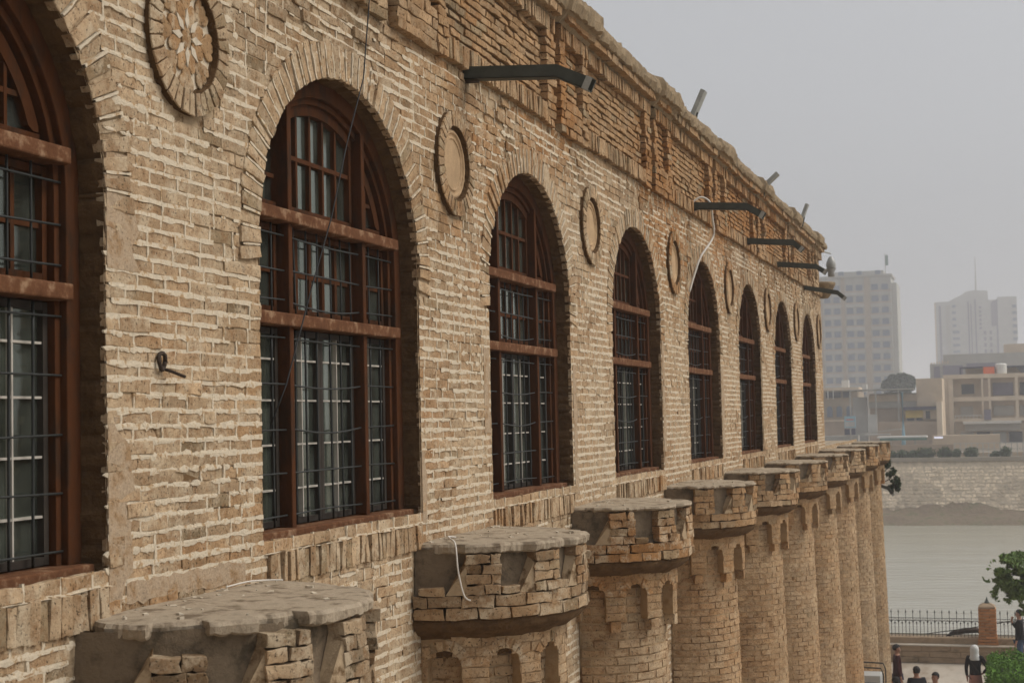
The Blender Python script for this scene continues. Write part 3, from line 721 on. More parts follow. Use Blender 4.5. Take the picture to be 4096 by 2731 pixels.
# ------------------------------------------------------------------ windows
def make_window():
    w = empty('window', (0, 0, 0))
    a, b, sp = 1.165, 1.015, SPR
    def arc(a_, b_, n=28, y0=None, y1=None):
        return [(a_ * math.cos(t), sp + b_ * math.sin(t)) for t in np.linspace(0, PI, n)]
    def PW(o): o.parent = w; return o
    def topz(y, ins): 
        aa, bb = a - ins, b - ins; return sp + bb * math.sqrt(max(0, 1 - (y / aa) ** 2))
    # outer frame, two steps
    inn = [(a - .07, SILL + .02)] + arc(a - .07, b - .07) + [(-(a - .07), SILL + .02)]
    out = [(a + .035, SILL + .02)] + arc(a + .035, b + .035) + [(-(a + .035), SILL + .02)]
    f = PW(MB().band(inn, out, -.30, -.13).build('frame', M['wood'], bevel=.006))
    inn2 = [(a - .11, SILL + .02)] + arc(a - .11, b - .11) + [(-(a - .11), SILL + .02)]
    PW(MB().band(inn2, [(y * .999, z_) for y, z_ in [(a - .068, SILL + .02)] + arc(a - .068, b - .068) + [(-(a - .068), SILL + .02)]], -.30, -.165).build('inner_frame', M['wood'], bevel=.004))
    for s in (-1, 1):
        y = s * .55; PW(MB().box(-.28, -.125, y - .027, y + .027, SILL + .02, topz(.55, .06)).build('mullion', M['wood'], bevel=.006))
    for z_ in (1.21, .605):
        hw = 1.10 if z_ < 1.2 else 1.09
        o = PW(MB().box(-.28, -.095, -hw, hw, z_ - .037, z_ + .037).build('transom', M['rail'], bevel=.009))
    PW(MB().box(-.30, -.055, -1.185, 1.185, SILL - .055, SILL + .022).build('sill', M['rail'], bevel=.008))
    def bar(name, e0, e1, y0, y1, z0, z1, m, bv=.002): return PW(MB().box(e0, e1, y0, y1, z0, z1).build(name, m))
    # casements: stiles and rails
    G = -.232
    def sash(y0, y1, z0, z1, st=.035, m=M['wood'], e=-.20):
        mb = MB(); mb.box(-.26, e, y0, y0 + st, z0, z1); mb.box(-.26, e, y1 - st, y1, z0, z1); mb.box(-.259, e - .001, y0 + st, y1 - st, z0, z0 + st); mb.box(-.259, e - .001, y0 + st, y1 - st, z1 - st, z1)
        PW(mb.build('sash', m))
    def panes(ys, zs, m, mw=.011, e=-.215):
        for i in range(1, len(ys) - 1): bar('muntin', -.25, e, ys[i] - mw, ys[i] + mw, zs[0], zs[-1], m)
        for j in range(1, len(zs) - 1): bar('muntin', -.249, e - .002, ys[0], ys[-1], zs[j] - mw, zs[j] + mw, m)
        for i in range(len(ys) - 1):
            for j in range(len(zs) - 1):
                t = random.uniform(-.003, .003); t2 = random.uniform(-.003, .003)
                vs = [(G + t, ys[i], zs[j]), (G - t, ys[i+1], zs[j]), (G - t + t2, ys[i+1], zs[j+1]), (G + t + t2, ys[i], zs[j+1])]
                PW(mesh_obj('pane', [(x - .004, y, z_) for x, y, z_ in vs] + vs, [(4, 5, 6, 7), (0, 3, 2, 1), (0, 1, 5, 4), (1, 2, 6, 5), (2, 3, 7, 6), (3, 0, 4, 7)], M['glass']))
    z0, z1 = SILL + .03, .56
    for y0, y1 in ((-.515, -.002), (.002, .515)):
        sash(y0, y1, z0, z1, m=M['dark_sash'])
        panes([y0 + .035, (y0 + y1) / 2, y1 - .035], [z0 + .035, -.38, -.12, .14, .38, z1 - .035], M['white'], .0055, -.205)
    for s in (-1, 1):
        y0, y1 = sorted((s * .59, s * 1.05)); sash(y0, y1, z0, z1, m=M['dark_sash'])
        panes([y0 + .035, (y0 + y1) / 2 - .02, y1 - .035], [z0 + .035, -.38, -.12, .14, .38, z1 - .035], M['white'], .0055, -.205)
    z0, z1 = .652, 1.162
    sash(-.515, .515, z0, z1); panes(list(np.linspace(-.48, .48, 6)), [z0 + .035, .90, z1 - .035], M['wood'], .018)
    for s in (-1, 1):
        y0, y1 = sorted((s * .59, s * 1.05)); sash(y0, y1, z0, z1); panes([y0 + .035, (y0 + y1) / 2, y1 - .035], [z0 + .035, .90, z1 - .035], M['wood'], .014)
    # fanlight, middle: five lights wide, two high, arched head
    z0 = 1.256; ys = np.linspace(-.48, .48, 6)
    yy = np.linspace(-.515, .515, 15)
    PW(MB().band([(y, topz(y, .175)) for y in yy], [(y, topz(y, .10)) for y in yy], -.26, -.19).build('arched_rail', M['wood']))
    PW(MB().box(-.259, -.20, -.515, .515, z0, z0 + .045).build('sash', M['wood']))
    for s in (-1, 1): PW(MB().box(-.261, -.195, s * .4975 - .0175, s * .4975 + .0175, z0 + .045, topz(.5, .15)).build('sash', M['wood']))
    for y in ys[1:-1]: bar('muntin', -.25, -.205, y - .013, y + .013, z0 + .045, topz(y, .165), M['wood'])
    bar('muntin', -.249, -.203, -.48, .48, 1.585, 1.612, M['wood'])
    for i in range(5):
        for (za, zb) in ((z0 + .04, 1.59), (1.60, None)):
            t = random.uniform(-.003, .003)
            zt0 = zb or topz(ys[i], .16); zt1 = zb or topz(ys[i+1], .16)
            vs = [(G + t, ys[i], za), (G - t, ys[i+1], za), (G - t, ys[i+1], zt1), (G + t, ys[i], zt0)]
            PW(mesh_obj('pane', [(x - .004, y, z_) for x, y, z_ in vs] + vs, [(4, 5, 6, 7), (0, 3, 2, 1), (0, 1, 5, 4), (1, 2, 6, 5), (2, 3, 7, 6), (3, 0, 4, 7)], M['glass']))
    for s in (-1, 1):
        yy = np.linspace(.585, .985, 12)
        PW(MB().band([(s * y, max(z0 + .05, topz(y, .20))) for y in yy], [(s * y, topz(y, .13)) for y in yy], -.26, -.195).build('arched_rail', M['wood']))
        PW(MB().box(-.259, -.20, min(s * .585, s * 1.0), max(s * .585, s * 1.0), z0, z0 + .045).build('sash', M['wood']))
        bar('muntin', -.25, -.205, min(s * .60, s * .86), max(s * .60, s * .86), 1.44, 1.465, M['wood'])
        bar('muntin', -.249, -.203, s * .76 - .011, s * .76 + .011, z0 + .04, topz(.76, .18), M['wood'])
        pts = [(s * .585, z0 + .04)] + [(s * y, max(z0 + .045, topz(y, .18))) for y in yy]
        vs = [(G, y, z_) for y, z_ in pts] + [(G, s * .985, z0 + .04)]
        PW(mesh_obj('pane', vs, [tuple(range(len(vs)))], M['glass']))
    # iron grille in front of the casements
    def rod(p, q, r=.0065, bow=0, nb=8):
        P0, P1 = Vector(p), Vector(q); pts = []
        for i in range(nb + 1):
            f = i / nb; v_ = P0.lerp(P1, f); v_.z += bow * math.sin(PI * f) * -1; v_.x += abs(bow) * .5 * math.sin(PI * f); pts.append(v_)
        PW(MB().tube(pts, r, 6).build('grille_bar', M['iron'], smooth=True))
    for y in (-.42, -.27, -.11, .09, .25, .40):
        rod((-.17, y + random.uniform(-.01, .01), SILL + .03), (-.17, y + random.uniform(-.01, .01), .555), .0075)
        rod((-.17, y + .02, .655), (-.17, y + random.uniform(-.01, .02), 1.165), .006)
    for s in (-1, 1):
        for y in (.72, .89):
            rod((-.17, s * y, SILL + .03), (-.17, s * (y + .01), .555), .0075); rod((-.17, s * y, .655), (-.17, s * y, 1.165), .006)
    for y0, y1 in ((-1.09, -.58), (-.52, .52), (.58, 1.09)):
        for z_, bw in ((.50, 0), (.235, .02), (-.03, .03), (-.28, 0), (-.53, -.01), (1.10, .01), (.90, 0), (.72, .03)):
            rod((-.158, y0, z_ + random.uniform(-.006, .006)), (-.158, y1, z_ + random.uniform(-.006, .006)), .0058, bw if y1 - y0 > .8 else 0)
    # pale folded curtains some way behind the glass
    mb = MB()
    for (ya, yb, za, zb) in ((-.46, -.30, -.6, .55), (-.16, .12, -.6, .55), (.34, .5, -.6, .55), (-.44, .22, 1.27, 2.0)):
        n = 18; s = len(mb.v)
        for i in range(n + 1):
            y = ya + (yb - ya) * i / n; e = -.42 + .018 * math.sin(i * 1.9) + .01 * math.sin(i * .7)
            mb.v += [(e, y, za), (e + .01 * math.sin(i * 2.3), y, zb)]
        for i in range(n): mb.f.append((s + 2*i, s + 2*i + 2, s + 2*i + 3, s + 2*i + 1))
    PW(mb.build('curtain', M['curtain'], smooth=True))
    return w
win0 = make_window()
for i, c in enumerate(WC):
    o = win0 if i == 0 else copy_tree(win0)
    if i in (2, 4, 5, 7):
        for ch in [q for q in o.children if q.name.startswith('curtain')]: bpy.data.objects.remove(ch)
    o.location = (0, c, 0); P(o); o.location = (0, c, 0)
    o.matrix_parent_inverse = inv

# ------------------------------------------------------------------ turrets
M['arcade'] = mat('arcade_render', (0.36, 0.245, 0.135), 0.96, 0.1, noise=0.25, nscale=6, bump=0.01, bscale=30, col2=(0.22, 0.135, 0.065), thr=(.5, .66))
def rho_s(z): return .68 + .022 * np.clip(-2.0 - z, 0, None)
def make_turret(k, yc):
    t = empty('turret', (0, yc, GZ)); P(t); t.location = (0, yc, GZ)
    ti = Matrix.Translation((0, -yc, -GZ))
    def PT(o): o.parent = t; o.matrix_parent_inverse = ti; return o
    def arc_mesh(prof, n=40, noise=.0, lo=-PI/2, hi=PI/2):
        vs = []; m_ = len(prof)
        for j in range(n + 1):
            th = lo + (hi - lo) * j / n
            for i, (r, z_) in enumerate(prof):
                rr = r + (float(vn(th * 9 + k * 5, z_ * 11 + i, 30)) - .5) * noise
                vs.append((rr * math.cos(th), yc + rr * math.sin(th), z_ + (float(vn(th * 7 + k * 3, i * 3.3, 31)) - .5) * noise * .7))
        fs = [(j*m_ + i, (j+1)*m_ + i, (j+1)*m_ + i + 1, j*m_ + i + 1) for j in range(n) for i in range(m_ - 1)]
        return vs, fs
    lod = 0 if k < 3 else 1
    # shaft core and its bricks
    vs, fs = arc_mesh([(float(rho_s(z_)) - (.009 if k < 4 else .007), z_) for z_ in np.linspace(GZ, -1.5, 12)], 32)
    PT(mesh_obj('shaft', vs, fs, M['bed_pale'], smooth=True))
    sb = Batch(); Q = []; rowh = .078
    z_ = -1.45; r_ = 0; zlow = GZ if k > 1 else -4.2
    while z_ - rowh > zlow:
        z_ -= rowh; r_ += 1; rr = float(rho_s(z_)); dth = LEN * .9 / rr; off = (r_ % 2) * dth / 2 + random.uniform(-.02, .02)
        th = -PI / 2 + .02; cuts = [th]; x = th + (off if off > .08 else dth)
        while x < PI / 2 - .1: cuts.append(x); x += dth * random.uniform(.94, 1.06)
        cuts.append(PI / 2 - .02)
        for i in range(len(cuts) - 1): jg = .0075 if k < 4 else .0065; Q.append(rect(cuts[i] + jg / rr, cuts[i+1] - jg / rr, z_ + jg, z_ + rowh - jg))
    Q = np.array(Q); 
    def drum_bricks(Q, rho, thick, dj, lod_, org, pale, grey, jit=.005):
        Qm = Q.copy(); rr = rho_s(Q[:, :, 1]) if callable(rho) else np.full(Q.shape[:2], rho); Qm[:, :, 0] = Q[:, :, 0] * rr
        W_, q_, t_ = brick_arrays(Qm, thick=thick, jit=jit, dj=dj, lod=lod_)
        r0 = rho_s(W_[..., 1]) if callable(rho) else rho; th = W_[..., 0] / r0; r1 = r0 + W_[..., 2]
        # flatten chord: keep centre fan on the curve
        out = np.stack([r1 * np.cos(th), yc + r1 * np.sin(th), W_[..., 1]], -1)
        cc = Q.mean(1); cols = brick_cols(cc[:, 0] * .9 + yc * 1.37, cc[:, 1] * 1.2, org=org, pale=pale, grey=grey)
        return out, q_, t_, cols
    out, q_, t_, cols = drum_bricks(Q, rho_s, .03, (.0032, .0032, .0032, .0032, .0028)[min(k, 4)], lod, .12 if k < 4 else -.1, .05 if k < 4 else .2, .04, jit=.004)
    fb = .3 if k < 3 else .5; cols = cols * (1 - fb) + np.array((.46, .335, .205)) * fb * (1 if k != 4 else .93)
    sb.add(out, q_, t_, cols)
    # blind arcade standing proud of the shaft
    AR = .785; AC = [math.radians(a) for a in (-78, -47, -16, 15, 46, 77)]; HW = .118 / AR; ZC = -1.665
    z_ = -1.46; r_ = 0; Q = []
    while z_ > -1.87:
        z0 = z_ - .07; zm = z_ - .035; iv = [(-PI/2 + .01, PI/2 - .01)]
        for c in AC:
            if zm < ZC: iv = cut(iv, c - HW, c + HW)
            elif zm - ZC < .112: w_ = HW * math.sqrt(1 - ((zm - ZC) / .112) ** 2); iv = cut(iv, c - w_, c + w_)
        for a, b in iv:
            if b - a < .03: continue
            n = max(1, round((b - a) * AR / .2)); d = (b - a) / n
            for i in range(n): Q.append(rect(a + i*d + .004, a + (i+1)*d - .004, z0 + .003, z_ - .003))
        z_ -= .07; r_ += 1
    # pendants between the arches
    for a, b in zip(AC[:-1], AC[1:]):
        m_ = (a + b) / 2; hw = (b - a) / 2 - HW
        Q.append(rect(m_ - hw * .55, m_ + hw * .45, -1.99, -1.89))
    pend = [q for q in Q if q[0][1] < -1.9]; Qs = np.array([q for q in Q if q[0][1] > -1.9])
    out, q_, t_, cols = drum_bricks(Qs, AR, .012, .0022, lod, .1, .1, .04, jit=.004); cols = cols * .65 + np.array((.40, .27, .15)) * .35; sb.add(out, q_, t_, cols)
    out, q_, t_, cols = drum_bricks(np.array(pend), AR, .12, .003, lod, .1, .1, .04); sb.add(out, q_, t_, cols)
    ths = []; eps = 1e-4
    for c in AC:
        ths += [(c - HW - eps, 0)] + [(c + HW * math.cos(a), 1) for a in np.linspace(PI, 0, 11)] + [(c + HW + eps, 0)]
    ths = [(-PI/2, 0)] + [(-PI/2 + (AC[0] - HW + PI/2) * .5, 0)] + ths + [(PI/2, 0)]; V_ = []
    for th, ina in ths:
        zb = -1.885
        if ina:
            c = min(AC, key=lambda q: abs(q - th)); zb = ZC + .112 * math.sqrt(max(0, 1 - ((th - c) / HW) ** 2))
        for r_, zz_ in ((AR - .004, -1.44), (AR - .004, zb), (.60, zb)): V_.append((r_ * math.cos(th), yc + r_ * math.sin(th), zz_))
    F_ = [(i*3 + j, (i+1)*3 + j, (i+1)*3 + j + 1, i*3 + j + 1) for i in range(len(ths) - 1) for j in range(2)]
    PT(mesh_obj('arcade', V_, F_, M['arcade']))
    if k < 3:                                  # small voussoirs round each niche
        Q = []
        for c in AC:
            for i in range(8):
                a0, a1 = PI * i / 8 + .04, PI * (i + 1) / 8 - .04
                Q.append([(c + HW * math.cos(a0), ZC + .112 * math.sin(a0)), (c + (HW + .07/AR) * math.cos(a0), ZC + .182 * math.sin(a0)), (c + (HW + .07/AR) * math.cos(a1), ZC + .182 * math.sin(a1)), (c + HW * math.cos(a1), ZC + .112 * math.sin(a1))])
        out, q_, t_, cols = drum_bricks(np.array(Q), AR + .004, .012, .003, 0, .3, 0, .1, jit=.004)
        for i in range(len(out)):
            m0 = out[i].mean(0); o = mesh_obj('voussoir', out[i] - m0, [q_, t_], M['brick'], None, np.repeat(cols[i:i+1], out.shape[1], 0), smooth=False); o.location = m0; PT(o)
    # soffit
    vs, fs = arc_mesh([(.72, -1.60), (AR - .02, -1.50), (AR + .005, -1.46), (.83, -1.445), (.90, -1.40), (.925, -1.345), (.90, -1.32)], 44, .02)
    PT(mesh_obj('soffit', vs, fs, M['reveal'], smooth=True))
    # rim courses
    Qr = []
    for r_ in range(2):
        z0 = -1.335 + r_ * .083; n = 13; off = .5 * (r_ % 2)
        ed = [-PI/2 + .01] + [(-PI/2) + PI * (i + off) / n for i in range(1 if off == 0 else 0, n)] + [PI/2 - .01]
        ed = [e for i, e in enumerate(ed) if i == 0 or e - ed[i-1] > .05]
        for i in range(len(ed) - 1): Qr.append(rect(ed[i] + .005, ed[i+1] - .005, z0 + .004, z0 + .079))
    # parapet pilasters
    PCN = [math.radians(a) for a in (-60, -30, -2, 27, 57)]; phw = math.radians(7.4); rows_p = 4; Qp = []; prh = .0675 if k < 2 else .0735
    broken = (k == 0)
    for ci, c in enumerate(PCN):
        for r_ in range(rows_p):
            z0 = -1.168 + r_ * prh
            if broken and ci == 0 and r_ == 3: continue
            sp_ = [c - phw, c - phw * random.uniform(-.1, .15), c + phw] if r_ % 2 == 0 else [c - phw, c + phw * random.uniform(.25, .45), c + phw]
            for i in range(len(sp_) - 1): Qp.append(rect(sp_[i] + .004, sp_[i+1] - .004, z0 + .004, z0 + prh - .0035))
    for (a, b) in ((PI/2 - .28, PI/2 - .01),):
        for r_ in range(rows_p): Qp.append(rect(a, b, -1.168 + r_ * prh + .004, -1.168 + r_ * prh + prh - .0035))
    og = .22 if k in (0, 1, 2) else .0
    for Qx, rho_, th_, lab in ((np.array(Qr), .945, .10, 0), (np.array(Qp), .955, .14, 1)):
        out, q_, t_, cols = drum_bricks(Qx, rho_, th_, .006, lod, og, .1, .15, jit=.0065)
        if k < 3:
            cols = cols * ((.50, .62, .72)[k] + .40 * rs.uniform(0, 1, (len(cols), 1)))
            for i in range(len(out)):
                m0 = out[i].mean(0); o = mesh_obj('brick', out[i] - m0, [q_, t_], M['brick'], None, np.repeat(cols[i:i+1], out.shape[1], 0), smooth=False); o.location = m0; PT(o)
        else: sb.add(out, q_, t_, cols)
    PT(sb.build('brickwork', M['brick_raw'], None))
    # parapet drum with plastered hollows, each with a mortared slope at one side
    vs, fs = arc_mesh([(.925, -1.17), (.875, -1.168), (.862, -1.10), (.858, -.865)], 44, .012)
    PT(mesh_obj('parapet', vs, fs, M['plaster'], smooth=True))
    for a, b in zip([-PI/2 + .05] + [c + phw for c in PCN], [c - phw for c in PCN] + [PI/2 - .28]):
        if b - a < .12: continue
        w_ = b - a
        def pt(th, r, z_): return (r * math.cos(th), yc + r * math.sin(th), z_)
        # sloped fillet in the corner, and the low kerb of the hollow
        vs = [pt(b - w_*.42, .865, -1.165), pt(b + .01, .865, -1.165), pt(b + .01, .865, -.93), pt(b - w_*.42, .93, -1.168), pt(b + .01, .95, -1.168), pt(b + .01, .94, -.97)]
        fs = [(3, 4, 5), (0, 3, 5, 2), (0, 1, 4, 3), (1, 2, 5, 4), (0, 2, 1)]
        if random.random() < .75: PT(mesh_obj('mortar_fillet', vs, fs, M['bed']))
        Qk = np.array([rect(a + .01, a + w_ * .55, -1.168, -1.118)])
        if random.random() < .7 and k > 0:
            out, q_, t_, cols = drum_bricks(Qk, .94, .09, .006, lod, .1, .2, .2)
            m0 = out[0].mean(0); o = mesh_obj('brick', out[0] - m0, [q_, t_], M['brick'], None, np.repeat(cols, out.shape[1], 0), smooth=False); o.location = m0; PT(o)
    # cement slab on top with a chipped edge
    n = 150; vs = []; rings = []
    for j in range(n + 1):
        th = -PI/2 + PI * j / n
        inp = min(abs(th - c) for c in PCN) < phw * 1.1; sm = min(1, max(0, (phw * 1.5 - min(abs(th - c) for c in PCN)) / (phw * .5)))
        e_ = .90 + .058 * sm + (float(_h(np.array([int(th * 9 + 40)]), np.array([k]), 5)[0]) - .5) * .026 - ((.20 if k == 0 else .07) * max(0, (-th - 1.15) / .42) ** 1.4)  + (float(vn(th * 14 + k * 9, 1.5, 70)) - .5) * .035 + (float(vn(th * 40 + k * 9, 3.5, 71)) - .5) * .012
        if broken: e_ = .93 - (.085 if inp and th < -.3 else 0) + (e_ - .90 - .058 * sm)
        zt = -.832 + (float(vn(th * 5 + k * 4, 2.5, 72)) - .5) * .012
        tb = (-.898 if k < 2 else -.872) + (float(vn(th * 19 + k, .5, 73)) - .5) * .022 + (float(vn(th * 60 + k, .5, 76)) - .5) * .012
        for r_, z2 in ((.5, tb), (e_ - .03, tb), (e_ - .004, tb + .012), (e_, zt - .02), (e_ - .014, zt - .003), (e_ - .05, zt), (.45, zt + .004 + float(vn(th * 6, 9.1, 74)) * .004), (.0, zt + .006)):
            r_ += (float(vn(th * 26, z2 * 60 + k, 75)) - .5) * .012 if r_ > .6 else 0; vs.append((r_ * math.cos(th), yc + r_ * math.sin(th), z2))
    m_ = 8; fs = [(j*m_ + i, (j+1)*m_ + i, (j+1)*m_ + i + 1, j*m_ + i + 1) for j in range(n) for i in range(m_ - 1)]
    PT(mesh_obj('slab', vs, fs, M['slab'], smooth=False))
    # grit and flakes lying on the slab
    mb = MB()
    for i in range(30 if k < 2 else 18):
        r_ = random.uniform(.05, .9) ** .6 * .9 if i % 2 else random.uniform(.02, .2); th = random.uniform(-1.5, 1.5); s = random.uniform(.006, .026) * (1 if i % 5 else 1.5); a = random.uniform(0, 3)
        x, y = abs(r_ * math.cos(th)) + .01, yc + r_ * math.sin(th) if i % 2 else yc + random.uniform(-.8, .8)
        zz = -.828; k0 = len(mb.v)
        pts = [(x + s * math.cos(a + q) * random.uniform(.6, 1.2), y + s * math.sin(a + q) * random.uniform(.5, 1)) for q in (0, 1.4, 2.9, 4.4)]
        mb.v += [(px, py, zz + random.uniform(.002, .01)) for px, py in pts] + [(px, py, zz - .004) for px, py in pts]
        mb.f += [(k0, k0+1, k0+2, k0+3)] + [(k0 + i2, k0 + 4 + i2, k0 + 4 + (i2+1) % 4, k0 + (i2+1) % 4) for i2 in range(4)]
    PT(mb.build('flakes', M['paper'], kind='stuff'))
for k, yc in enumerate(TUR): make_turret(k, yc)

# corner bowl at the far end
mb = MB(); mb.lathe([(.0, 2.62), (.10, 2.63), (.16, 2.70), (.22, 2.84), (.27, 2.93), (.27, 2.985), (.22, 3.0), (.0, 3.0)], .07, Y_END + .12, 18)
P(mb.build('corner_bowl', M['mud'], smooth=True))

# ------------------------------------------------------------------ ground, river, far bank
M['paving'] = mat('paving', (0.46, 0.40, 0.32), 0.6, 0.3, noise=0.3, nscale=.9, bump=0.01, bscale=9, col2=(0.22, 0.17, 0.12), thr=(0.45, 0.65), stretch=(1, .35, 1))  # bright patches paint the reflections of wet paving into the colour
M['far_ground'] = mat('dusty_ground', (0.22, 0.19, 0.15), 0.95, 0.1, noise=0.2, nscale=.3)
M['mudbank'] = mat('river_mud', (0.20, 0.155, 0.11), 0.95, 0.1, noise=0.35, nscale=.7, bump=0.15, bscale=2.2, col2=(0.10, 0.10, 0.055), thr=(0.5, 0.66))
w = bpy.data.materials.new('river_water'); w.use_nodes = True; N = w.node_tree.nodes; L = w.node_tree.links; p = N['Principled BSDF']
p.inputs['Base Color'].default_value = (0.36, 0.35, 0.285, 1); p.inputs['Roughness'].default_value = 0.14; p.inputs['IOR'].default_value = 1.33
ge = N.new('ShaderNodeNewGeometry'); mp = N.new('ShaderNodeMapping'); mp.inputs['Scale'].default_value = (.35, 1.1, 1); L.new(ge.outputs['Position'], mp.inputs[0])
t = N.new('ShaderNodeTexNoise'); t.inputs['Scale'].default_value = 1.1; t.inputs['Detail'].default_value = 6; t.inputs['Roughness'].default_value = .6; L.new(mp.outputs[0], t.inputs['Vector'])
t4 = N.new('ShaderNodeTexNoise'); t4.inputs['Scale'].default_value = .16; t4.inputs['Detail'].default_value = 3; L.new(mp.outputs[0], t4.inputs['Vector'])
mm = N.new('ShaderNodeMath'); mm.operation = 'MULTIPLY_ADD'; mm.inputs[1].default_value = 1.6; L.new(t4.outputs[0], mm.inputs[0]); L.new(t.outputs[0], mm.inputs[2])
b = N.new('ShaderNodeBump'); b.inputs['Strength'].default_value = .55; b.inputs['Distance'].default_value = .16; L.new(mm.outputs[0], b.inputs['Height']); L.new(b.outputs[0], p.inputs['Normal'])
M['water'] = w
def structure(o): o['kind'] = 'structure'; return o
structure(MB().box(-90, 90, -60, 53.3, GZ - .6, GZ).build('ground', M['paving']))
structure(MB().box(-90, 90, 53.3, 54.8, -12, -7.62).build('river_bank', M['mudbank']))
structure(mesh_obj('river', [(-900, 54.5, -11), (900, 54.5, -11), (900, 160, -11), (-900, 160, -11)], [(0, 1, 2, 3)], M['water']))
structure(mesh_obj('far_ground', [(-3000, 158.9, -4.8), (3000, 158.9, -4.8), (3000, 5200, -4.8), (-3000, 5200, -4.8)], [(0, 1, 2, 3)], M['far_ground']))
# muddy shore, lumpy
xs = np.arange(-40, 40, .8); pr = [(151.8, -11.6), (152.8, -11.0), (153.9, -10.4), (155.0, -9.8), (156.4, -9.45), (157.2, -9.0)]
vs = [(x + random.uniform(-.2, .2), y + (float(fbm(x * .25, y, 3)) - .5) * 1.2, z_ + (float(fbm(x * .13, y * .7, 5)) - .5) * (1.5 if i > 2 else .5) + (float(vn(x * 1.3, y, 8)) - .5) * .25 * (i > 0)) for x in xs for i, (y, z_) in enumerate(pr)]
fs = [(i*6 + j, (i+1)*6 + j, (i+1)*6 + j + 1, i*6 + j + 1) for i in range(len(xs) - 1) for j in range(5)]
structure(mesh_obj('far_shore', vs, fs, M['mudbank'], smooth=True))
# stone-faced embankment
emb = empty('embankment', (0, 158, -10)); tag(emb, 'pale rubble stone embankment wall rising from the muddy far shore', 'embankment')
M['stone'] = mat('embankment_stone', (0.5, 0.42, 0.3), 0.95, 0.1, attr=True, noise=.3, nscale=1.5, bump=.03, bscale=6)
M['kerb'] = mat('embankment_kerb', (0.33, 0.28, 0.22), 0.9, 0.1, noise=.2, nscale=1)
def EM(o): o.parent = emb; o.matrix_parent_inverse = Matrix.Translation((0, -158, 10)); return o
EM(mesh_obj('facing', [(-200, 156.3, -9.9), (200, 156.3, -9.9), (200, 158.7, -5.05), (-200, 158.7, -5.05)], [(0, 1, 2, 3)], mat('stone_joint', (0.50, 0.41, 0.30), .95, .1, noise=.3, nscale=2)))
EM(MB().box(-200, 200, 158.5, 159.0, -5.1, -4.72).build('kerb', M['kerb']))
sb = Batch(); Q = []
for r_ in range(13):
    x = -26 + random.uniform(0, .5)
    while x < 26:
        wd = random.uniform(.28, .75); Q.append([(x + .03, r_ * .375 + random.uniform(0, .09)), (x + wd - .03, r_ * .375 + random.uniform(0, .09)), (x + wd - random.uniform(.02, .12), r_ * .375 + .37 - random.uniform(0, .1)), (x + random.uniform(.02, .12), r_ * .375 + .37 - random.uniform(0, .1))]); x += wd
Q = np.array(Q); W_, q_, t_ = brick_arrays(Q, thick=.1, jit=.04, dj=.014, bulge=.03, lod=1)
t_v = W_[..., 1]; wd = np.stack([W_[..., 0], 156.25 + t_v * .444 - W_[..., 2] * .9, -9.95 + t_v * .896 + W_[..., 2] * .44], -1)
cc = Q.mean(1); base = np.array((0.70, 0.58, 0.43)); cols = base * (rs.uniform(.84, 1.04, (len(Q), 1))) * (1 - .3 * (fbm(cc[:, 0] * .4, cc[:, 1] * .7, 4) > .56))[:, None]
sb.add(wd, q_, t_, cols); EM(sb.build('stones', M['stone'], None))

# ------------------------------------------------------------------ quay wall, railing, pillar
M['quay'] = mat('quay_wall', (0.36, 0.26, 0.17), 0.95, 0.1, noise=.3, nscale=1.6, bump=.01, bscale=14, col2=(0.16, 0.12, 0.075), thr=(.5, .66), stretch=(1, 1, 2.2))
qw = empty('quay_wall', (2, 52.9, GZ)); tag(qw, 'low stepped stone wall along the quay below the iron railing', 'wall')
def mk(root):
    l = Vector(root.location); iv_ = Matrix.Translation(-l)
    def f(o): o.parent = root; o.matrix_parent_inverse = iv_; return o
    return f
Q_ = mk(qw)
for r_ in range(3):
    x = -2.0 + (r_ % 2) * .5
    while x < 12:
        l = random.uniform(.8, 1.15); Q_(MB().box(x + .008, x + l - .008, 52.7 + random.uniform(-.015, .01), 53.1, GZ + r_ * .19 + .006, GZ + (r_ + 1) * .19 - .004).build('stone', M['quay'], bevel=.012)); x += l
Q_(MB().box(-6, 14, 52.75, 53.3, GZ, -7.75).build('core', M['quay']))
Q_(MB().box(-6, 14, 52.64, 53.0, -7.745, -7.70).build('ledge', M['paving'], bevel=.01))
Q_(MB().box(-6, 14, 52.98, 53.35, -7.74, -7.50).build('upper_wall', M['quay'], bevel=.02))
pil = empty('brick_pillar', (3.24, 53.15, -7.7)); tag(pil, 'short orange brick pillar with a pointed metal finial between two railing runs', 'pillar')
Pp = mk(pil); M['pbrick'] = mat('pillar_brick', (0.4, 0.2, 0.12), .9, .15, attr=True, noise=.2, nscale=9)
Pp(MB().box(2.99, 3.49, 52.90, 53.40, -7.72, -6.50).build('core', M['bed']))
zz = -7.70
for r_ in range(12):
    g = .045 * max(0, (3 - r_)) / 3
    for i in range(2):
        off = .0 if r_ % 2 else .08
        xm = 3.24 + (off if i == 0 else off)
    xa, xb = 2.96 - g, 3.52 + g; xm = 3.24 + (.07 if r_ % 2 else -.07)
    for a_, b_ in ((xa, xm - .006), (xm + .006, xb)):
        o = Pp(mesh_obj('brick', *[(lambda m_: (m_.v, m_.f))(MB().box(a_, b_, 52.87 - g, 53.43, zz + .012, zz + .086))][0], M['pbrick'], cols=np.repeat(np.array([ORG * random.uniform(1.0, 1.5) * np.array((1, .95, 1.1))]), 8, 0)))
    zz += .099
Pp(MB().lathe([(.36, -6.515), (.37, -6.47), (.30, -6.42), (.20, -6.38), (.10, -6.36), (.0, -6.35)], 3.24, 53.15, 4, PI/4, PI/4 + 2*PI).build('cap', M['quay']))
